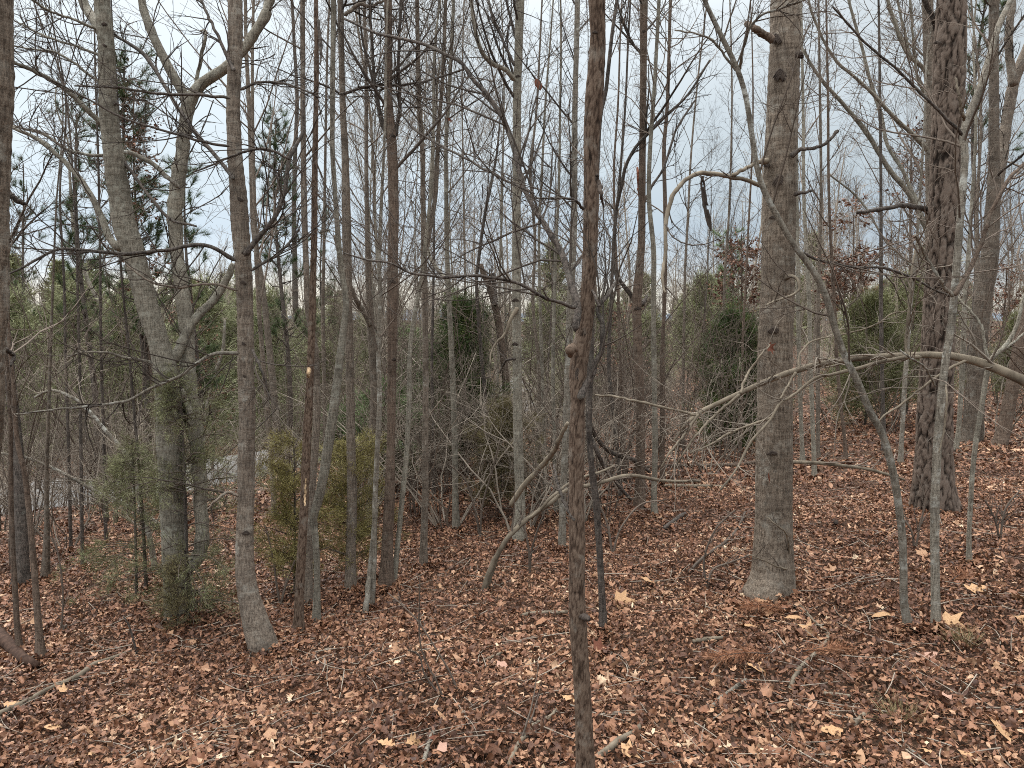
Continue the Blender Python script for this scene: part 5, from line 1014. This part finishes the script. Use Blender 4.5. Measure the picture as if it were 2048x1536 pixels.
def rot_all(r, V, tilt):
    n = len(V); a = r.uniform(0, 2 * np.pi, n); b = r.uniform(0, 2 * np.pi, n); t = np.abs(r.normal(0, tilt, n))
    ax3 = np.stack([np.cos(b), np.sin(b), 0 * b], 1)[:, None]
    ca, sa = np.cos(a)[:, None], np.sin(a)[:, None]
    V = np.stack([V[..., 0] * ca - V[..., 1] * sa, V[..., 0] * sa + V[..., 1] * ca, V[..., 2]], -1)
    ct, st = np.cos(t)[:, None, None], np.sin(t)[:, None, None]
    return V * ct + np.cross(np.broadcast_to(ax3, V.shape), V) * st + ax3 * (V * ax3).sum(-1, keepdims=True) * (1 - ct)
r = np.random.default_rng(5)
def scatter(n, y0, y1, pw, margin=.6):
    """points on the floor in front of the path, thinning out with distance (density ~ y**-pw)"""
    t = r.random(n * 2); e = 2 - pw; ysc = (y0 ** e + t * (y1 ** e - y0 ** e)) ** (1 / e)
    x = (r.random(n * 2) * 2 - 1) * (.69 * ysc + margin)
    d, s = road_dist(x, ysc); ok = (d > 2.6)
    return x[ok][:n], ysc[ok][:n]
Vs, Ts, Rs, off = [], [], [], 0
for kind, n, y0, y1, pw, smin, smax, tilt, curl, lift in [
    ('shred', 150000, 1.6, 8, .9, .010, .036, .85, 1.2, .034), ('oval', 15000, 1.6, 7, .9, .02, .048, .75, 1.5, .034), ('long', 15000, 1.6, 7, .9, .02, .07, .65, 1.3, .034),
    ('oak', 1500, 1.6, 8, .9, .045, .085, .55, 1.4, .036), ('maple', 1500, 1.6, 8, .9, .035, .07, .6, 1.5, .034),
    ('shred', 100000, 7.5, 26, 1.3, .028, .07, .7, 1.1, .03), ('oval', 9000, 6.8, 22, 1.3, .04, .08, .6, 1, .03), ('maple', 4000, 7.5, 22, 1.3, .05, .1, .5, 1, .03)]:
    x, y = scatter(n, y0, y1, pw); n = len(x)
    V, T_ = leaf_verts(r, kind, n, r.uniform(smin, smax, n) , curl)
    V = rot_all(r, V, tilt)
    z = H(x, y) + r.uniform(0, 1, n) * lift + .003
    V = V + np.stack([x, y, z - V[..., 2].min(1) * .55], 1)[:, None]
    m_ = V.shape[1]
    Ts.append((T_[None] + (np.arange(n) * m_)[:, None, None]).reshape(-1, 3) + off); Vs.append(V.reshape(-1, 3)); off += n * m_
    patch = .13 * np.sin(x * 2.3 + 1.7 * np.sin(y * 1.3)) * np.sin(y * 2.9 + x) + .09 * np.sin(x * 6.1 - y * 2) * np.sin(y * 7.3 + 2 * np.sin(x * 3))
    Rs.append(np.repeat(np.clip(r.beta(1.4, 2.0, n) + patch + (.06 if kind in ('oak', 'maple') else -.02), 0, 1), m_))
for b_, rad in BASES:
    if b_[1] > 9: continue
    for kind, n in (('shred', int(160 + rad * 3500)), ('oval', int(20 + rad * 350)), ('maple', int(6 + rad * 80))):
        a = r.uniform(0, 6.28, n); q_ = rad * r.uniform(.9, 1.5, n) + r.exponential(.05, n)
        x = b_[0] + np.cos(a) * q_; y = b_[1] + np.sin(a) * q_
        V, T_ = leaf_verts(r, kind, n, r.uniform(.02, .05 if kind != 'maple' else .08, n), 1.2); V = rot_all(r, V, .8)
        z = H(x, y) + (.015 + .045 * np.exp(-np.maximum(q_ - rad, 0) / .05)) * r.uniform(.2, 1, n)
        V = V + np.stack([x, y, z], 1)[:, None]; m_ = V.shape[1]
        Ts.append((T_[None] + (np.arange(n) * m_)[:, None, None]).reshape(-1, 3) + off); Vs.append(V.reshape(-1, 3)); off += n * m_
        Rs.append(np.repeat(r.beta(1.35, 1.8, n), m_))
V = np.concatenate(Vs); print('litter tris', sum(len(t) for t in Ts))
obj('leaf_litter', mesh_from('leaf_litter', V, tris=np.concatenate(Ts), mat='litter', smooth_=False, attrs={'rnd': np.concatenate(Rs)}), None, kind='stuff')
# fine fallen twigs and pine needles mixed into it
x, y = scatter(2600, 1.6, 14, 1.0); n = len(x); tb = Tubes()
a = r.uniform(0, 6.28, n); L = r.uniform(.08, .4, n); s = np.linspace(-.5, .5, 6)
cv = r.normal(0, .25, n)
P = np.stack([x[:, None] + np.cos(a)[:, None] * L[:, None] * s - np.sin(a)[:, None] * L[:, None] * cv[:, None] * s ** 2, y[:, None] + np.sin(a)[:, None] * L[:, None] * s + np.cos(a)[:, None] * L[:, None] * cv[:, None] * s ** 2, np.zeros((n, 6))], -1)
P[..., 2] = H(P[..., 0], P[..., 1]) + .022 + r.uniform(0, .02, (n, 1)) + r.normal(0, .08, (n, 1)) * L[:, None] * s
tb.add(P, np.linspace(.0026, .001, 6)[None] * r.uniform(.5, 1.4, (n, 1)), 4)
obj('twig_litter', tb.build('twig_litter', 'twig_pale'), None, kind='stuff')
x, y = scatter(16000, 1.6, 8, 1.0); n = len(x); b = np.stack([x, y, H(x, y) + r.uniform(.01, .035, n)], 1); d = np.stack([r.normal(size=n), r.normal(size=n), r.normal(size=n) * .12], 1)
obj('needle_litter', needle_mesh('needle_litter', r, needles(r, b, d, np.full(n, .09), .0008, .05), 'litter', rnd=r.uniform(.4, .9, n)), None, kind='stuff')
# leaves that can be picked out: each one an object of the floor
lt = []
for q in range(14):
    kind = ['oak', 'maple', 'tulip', 'oak', 'oval', 'oak', 'maple'][q % 7]
    V, T_ = leaf_verts(r, kind, 1, [1.0], .75); V = V[0]
    st_ = np.array([[-.5, -.012, 0], [-.5, .012, 0], [-.78, .0, .05]]); nV = len(V)
    lt.append(mesh_from('fallen_leaf', np.vstack([V, st_]), tris=np.vstack([T_, [[nV, nV + 1, nV + 2]]]), mat='bigleaf', smooth_=False))
x, y = scatter(270, 2.3, 5.6, .7, .1)
for q in range(len(x)):
    s = r.uniform(.045, .088); o = obj('fallen_leaf', lt[q % 14], floor, (x[q], y[q], float(H(x[q], y[q])) + .026 + r.uniform(0, .012)))
    o.scale = (s, s, s); o.rotation_euler = (r.normal(0, .35), r.normal(0, .35), r.uniform(0, 6.28))
def big_leaf(label, u, v, wpx, kind, mat, rz, tilt=(.2, .1), cat='leaf', Y=None, seed=0, stand=False):
    rr = np.random.default_rng(int(u * 3 + v + 99)); h_ = hit(u, v); 
    if Y is None: p = np.array([h_[0], h_[1], float(H(h_[0], h_[1])) + .035]); Y = h_[1]
    else: p, _ = W(u, v, Y)
    V, T_ = leaf_verts(rr, kind, 1, [1.0], .5); V = V[0]; nV = len(V); st_ = np.array([[-.5, -.012, 0], [-.5, .012, 0], [-.8, .02, .05]])
    me = mesh_from('big_leaf', np.vstack([V, st_]), tris=np.vstack([T_, [[nV, nV + 1, nV + 2]]]), mat=mat, smooth_=False)
    s = wpx * Y / F; o = obj('fallen_leaf' if cat == 'leaf' else 'hanging_leaf', me, None, tuple(p), label=label, category='leaf'); o.scale = (s, s, s)
    o.rotation_euler = (tilt[0], tilt[1], rz); return o
for a_ in [('large tan oak leaf lying right of the banded sapling', 1942, 1192, 62, 'oak', 'leaf_tan', .1), ('tan curled leaf leaning on the banded sapling foot', 1912, 1262, 64, 'maple', 'leaf_tan', -.5, (.5, .2)),
    ('smooth pinkish lobed leaf at the lower right', 1850, 1325, 56, 'oak', 'leaf_pink', .2), ('pale pink rounded leaf below the pinkish lobed one', 1884, 1415, 42, 'tulip', 'leaf_pink', 1.9),
    ('orange tan oak leaf standing upright at the big trunk foot', 1551, 1192, 46, 'oak', 'leaf_tan', .3, (1.1, .5)), ('pale yellow lobed leaf under the orange needles', 1512, 1350, 50, 'maple', 'leaf_tan', .8),
    ('tan leaf left of the upper orange needles', 1492, 1262, 46, 'maple', 'leaf_tan', 2.2, (.3, .5)), ('narrow bleached curled leaf right of the upper orange needles', 1592, 1248, 48, 'long', 'leaf_tan', -.1),
    ('crumpled tan leaf right of the orange needles', 1618, 1268, 44, 'maple', 'leaf_tan', 1.1, (.5, -.3)), ('tall tan leaf at the right edge', 2042, 1212, 60, 'oak', 'leaf_tan', 1.5, (.6, .3)),
    ('pale leaf below the tall tan one at the right edge', 2042, 1250, 40, 'maple', 'leaf_tan', .4, (.4, 0)), ('long twisted leaf by the leaning pale sapling foot', 1768, 1244, 64, 'long', 'leaf_tan', .3),
    ('big tan star leaf in the bottom right corner', 2010, 1488, 56, 'maple', 'leaf_tan', .6, (.5, .3)), ('tan oak leaf in the bottom right corner', 1985, 1462, 60, 'oak', 'leaf_tan', 1.3, (.5, .2)),
    ('yellowish maple leaf at the bottom right', 1850, 1518, 44, 'maple', 'leaf_tan', 2.5), ('pale oak leaf near the bottom, lower right', 1662, 1478, 56, 'oak', 'leaf_tan', .2), ('yellow leaf above the bottom edge far right', 1935, 1532, 40, 'maple', 'leaf_tan', 0),
    ('pale oak leaf at the bottom left of the middle', 772, 1504, 44, 'oak', 'leaf_tan', -.3), ('tan curled oak leaf standing at the bottom centre left', 828, 1500, 52, 'oak', 'leaf_tan', 1.0, (.7, .3)),
    ('pale lobed leaf left of the rough stem, low', 1138, 1412, 38, 'oak', 'leaf_tan', -.6), ('reddish leaf in the middle of the slope', 1008, 1344, 34, 'tulip', 'leaf_pink', .5), ('big rusty leaf left of the rough stem', 1205, 1310, 44, 'maple', 'leaf_rust', .6, (.6, .2)),
    ('tan leaf pair right of the slim dark stem', 1252, 1212, 50, 'maple', 'leaf_tan', .1, (.6, .1)), ('pale yellow leaf at the lower left', 105, 1472, 40, 'oval', 'leaf_tan', .1), ('tan star leaf under the pale pole at the left', 135, 1392, 34, 'maple', 'leaf_tan', 1.2),
    ('white leaf between the sticks at the bottom centre', 888, 1514, 30, 'tulip', 'leaf_pink', .4), ('rusty leaf near the thin bent pair foot', 982, 1212, 30, 'maple', 'leaf_rust', 1.4, (.5, .2)), ('tan leaf high on the slope right of the pale sapling', 1778, 1075, 36, 'maple', 'leaf_tan', .9, (.5, .2)),
    ('bleached leaf right of the slim dark stem foot', 1297, 1174, 28, 'tulip', 'leaf_tan', .9), ('large pale leaf by the bottom stick right of the rough stem', 1265, 1522, 48, 'maple', 'leaf_tan', .3), ('rusty big leaf at the bottom left of the big stick', 875, 1497, 46, 'long', 'leaf_rust', .7, (.6, .4)),
    ('orange brown leaf in the bottom left corner region', 25, 1424, 40, 'oak', 'leaf_tan', .2), ('tan oak leaf at the bottom left of the frame', 190, 1520, 34, 'oak', 'leaf_tan', 1.1)]:
    big_leaf(*a_)
big_leaf('big rust brown leaf hanging in the twigs near the top', 1077, 168, 26, 'oval', 'leaf_rust', 0, (1.3, 1.2), 'h', 5.5)
big_leaf('small red leaf hanging left of the middle tree near the top', 898, 240, 14, 'oval', 'leaf_rust', .4, (1.3, .3), 'h', 5.8)
big_leaf('brown curled leaf caught on the biggest trunk below a scar', 1544, 697, 26, 'maple', 'leaf_rust', .4, (1.4, .4), 'h', ts['Y'] - .115)
big_leaf('rust brown leaf stuck low on the biggest trunk', 1537, 955, 26, 'maple', 'leaf_rust', 1.4, (1.45, .2), 'h', ts['Y'] - .125)
big_leaf('brown leaf caught in the twigs right of the rough brown stem', 1228, 388, 16, 'maple', 'leaf_rust', 1.4, (1.3, .2), 'h', 6)
# strip of bark that hangs from the dead arching branch, with holes where it has torn
Yst = ts['Y'] - .35
rr = np.random.default_rng(3); n = 16; V = []
cu = np.interp(np.linspace(0, 1, n), [0, .2, .5, .8, 1], [1404, 1406, 1410, 1417, 1422]); cv_ = np.linspace(352, 463, n); hw = np.interp(np.linspace(0, 1, n), [0, .15, .5, .85, 1], [3, 5, 6, 5.5, .6]) * rr.uniform(.8, 1.15, n)
for u_, v_, w_ in zip(cu, cv_, hw):
    for q in (-1, -.35, .35, 1):
        p, k = W(u_ + q * w_, v_, Yst + .012 * math.cos(q * 1.5)); V.append(p)
V = np.array(V); Q = [[a * 4 + b, a * 4 + b + 1, a * 4 + 5 + b, a * 4 + 4 + b] for a in range(n - 1) for b in range(3) if (a, b) not in ((1, 1), (2, 1), (8, 2))]
o = obj('hanging_bark_strip', mesh_from('bark_strip', V - V[0], quads=Q, mat='scar'), None, tuple(V[0]), label='dark torn bark strip hanging from the dead arching branch', category='bark strip')
md = o.modifiers.new('thickness', 'SOLIDIFY'); md.thickness = .004
# orange pine sprays on the leaves
def spray(label, u, v, L, ang, n, fan):
    p = hit(u, v); z = float(H(p[0], p[1])); rr = np.random.default_rng(int(u)); t = np.linspace(0, 1, 12)
    C = np.stack([np.cos(ang) * t * L, np.sin(ang) * t * L, .03 + .015 * np.sin(t * 3)], 1)
    ro = root('fallen_pine_spray', (p[0], p[1], z), label, 'pine twig'); tb = Tubes(); tb.add(C[None], np.linspace(.004, .002, 12)[None], 6)
    obj('stem', tb.build('spray_stem', 'scar'), ro)
    i = rr.uniform(0, 1, n); b = np.stack([np.interp(i, t, C[:, k]) for k in range(3)], 1); side = rr.choice([-1, 1], n)
    d = np.stack([np.cos(ang + side * fan), np.sin(ang + side * fan), rr.normal(0, .12, n) - .08], 1)
    obj('needles', needle_mesh('spray_needles', rr, needles(rr, b, d, np.full(n, .10), .0010, .22), 'orange'), ro, kind='stuff')
spray('upper spray of fallen orange pine needles before the biggest trunk', 1572, 1232, .22, 2.9, 420, .9)
spray('lower spray of fallen orange pine needles with yellow leaf below', 1540, 1322, .28, 3.3, 460, .8)
spray('second lower orange needle spray to the right', 1600, 1318, .24, .2, 330, .7)
spray('small spray of brown pine needles right of the banded sapling', 1905, 1170, .2, .6, 350, .8)
# grass: dry verge by the road, a few faded tufts on the slope
r = np.random.default_rng(8); n = 26000; q = r.integers(15, 90, n); sd_ = r.choice([-1, 1], n) * (2.1 + r.exponential(1.1, n)); f_ = r.random(n)[:, None]
b = rc[q] * (1 - f_) + rc[q + 1] * f_ + nn_[q] * sd_[:, None]; b3 = np.c_[b, H(b[:, 0], b[:, 1]) - .02]
obj('verge_grass', needle_mesh('verge_grass', r, needles(r, b3, np.tile([0, 0, 1.], (n, 1)), r.uniform(.2, .55, n), .012, .4), 'grass'), None, kind='stuff')
def tuft(label, u, v, n, L, seed):
    rr = np.random.default_rng(seed); p = hit(u, v); z = float(H(p[0], p[1])); b = np.c_[rr.normal(0, .035, (n, 2)), np.full(n, .0)]
    d = np.c_[b[:, :2] * 14 + rr.normal(0, .3, (n, 2)), np.full(n, .8)]
    o = obj('grass_tuft', needle_mesh('grass_tuft', rr, needles(rr, b, d, np.full(n, L), .0016, .15), 'greengrass'), None, (p[0], p[1], z), label=label, category='grass tuft')
tuft('faded grass tuft just right of the banded sapling foot', 1928, 1288, 130, .11, 1)
tuft('small green grass tuft in the leaves at the lower right', 1800, 1440, 110, .1, 2)
# pine cone on the slope
p = hit(1672, 1058); tb = Tubes(); rr = np.random.default_rng(4)
me = []; C = np.array([[0, 0, 0], [0, .01, .012], [0, .025, .014], [0, .045, .012], [0, .06, .008]]) ; tb.add(C[None], np.array([[.01, .022, .025, .017, .004]]), 9)
ro = root('pine_cone', (p[0], p[1], float(H(p[0], p[1])) + .03), 'small dark pine cone on the leaves between biggest trunk and saplings', 'pine cone'); obj('core', tb.build('cone_core', 'scar'), ro)
b = []; d = []
for k in range(90):
    a = k * 2.4; s_ = k / 90; b.append([.02 * math.cos(a) * (1 - s_ * .5), .06 * s_, .012 + .02 * math.sin(a) * (1 - s_ * .5)]); d.append([math.cos(a), .3, math.sin(a)])
obj('scales', needle_mesh('cone_scales', rr, needles(rr, np.array(b), np.array(d), np.full(90, .016), .006, .1), 'held'), ro, kind='stuff')
print('tris', sum(len(m_.polygons) for m_ in bpy.data.meshes))
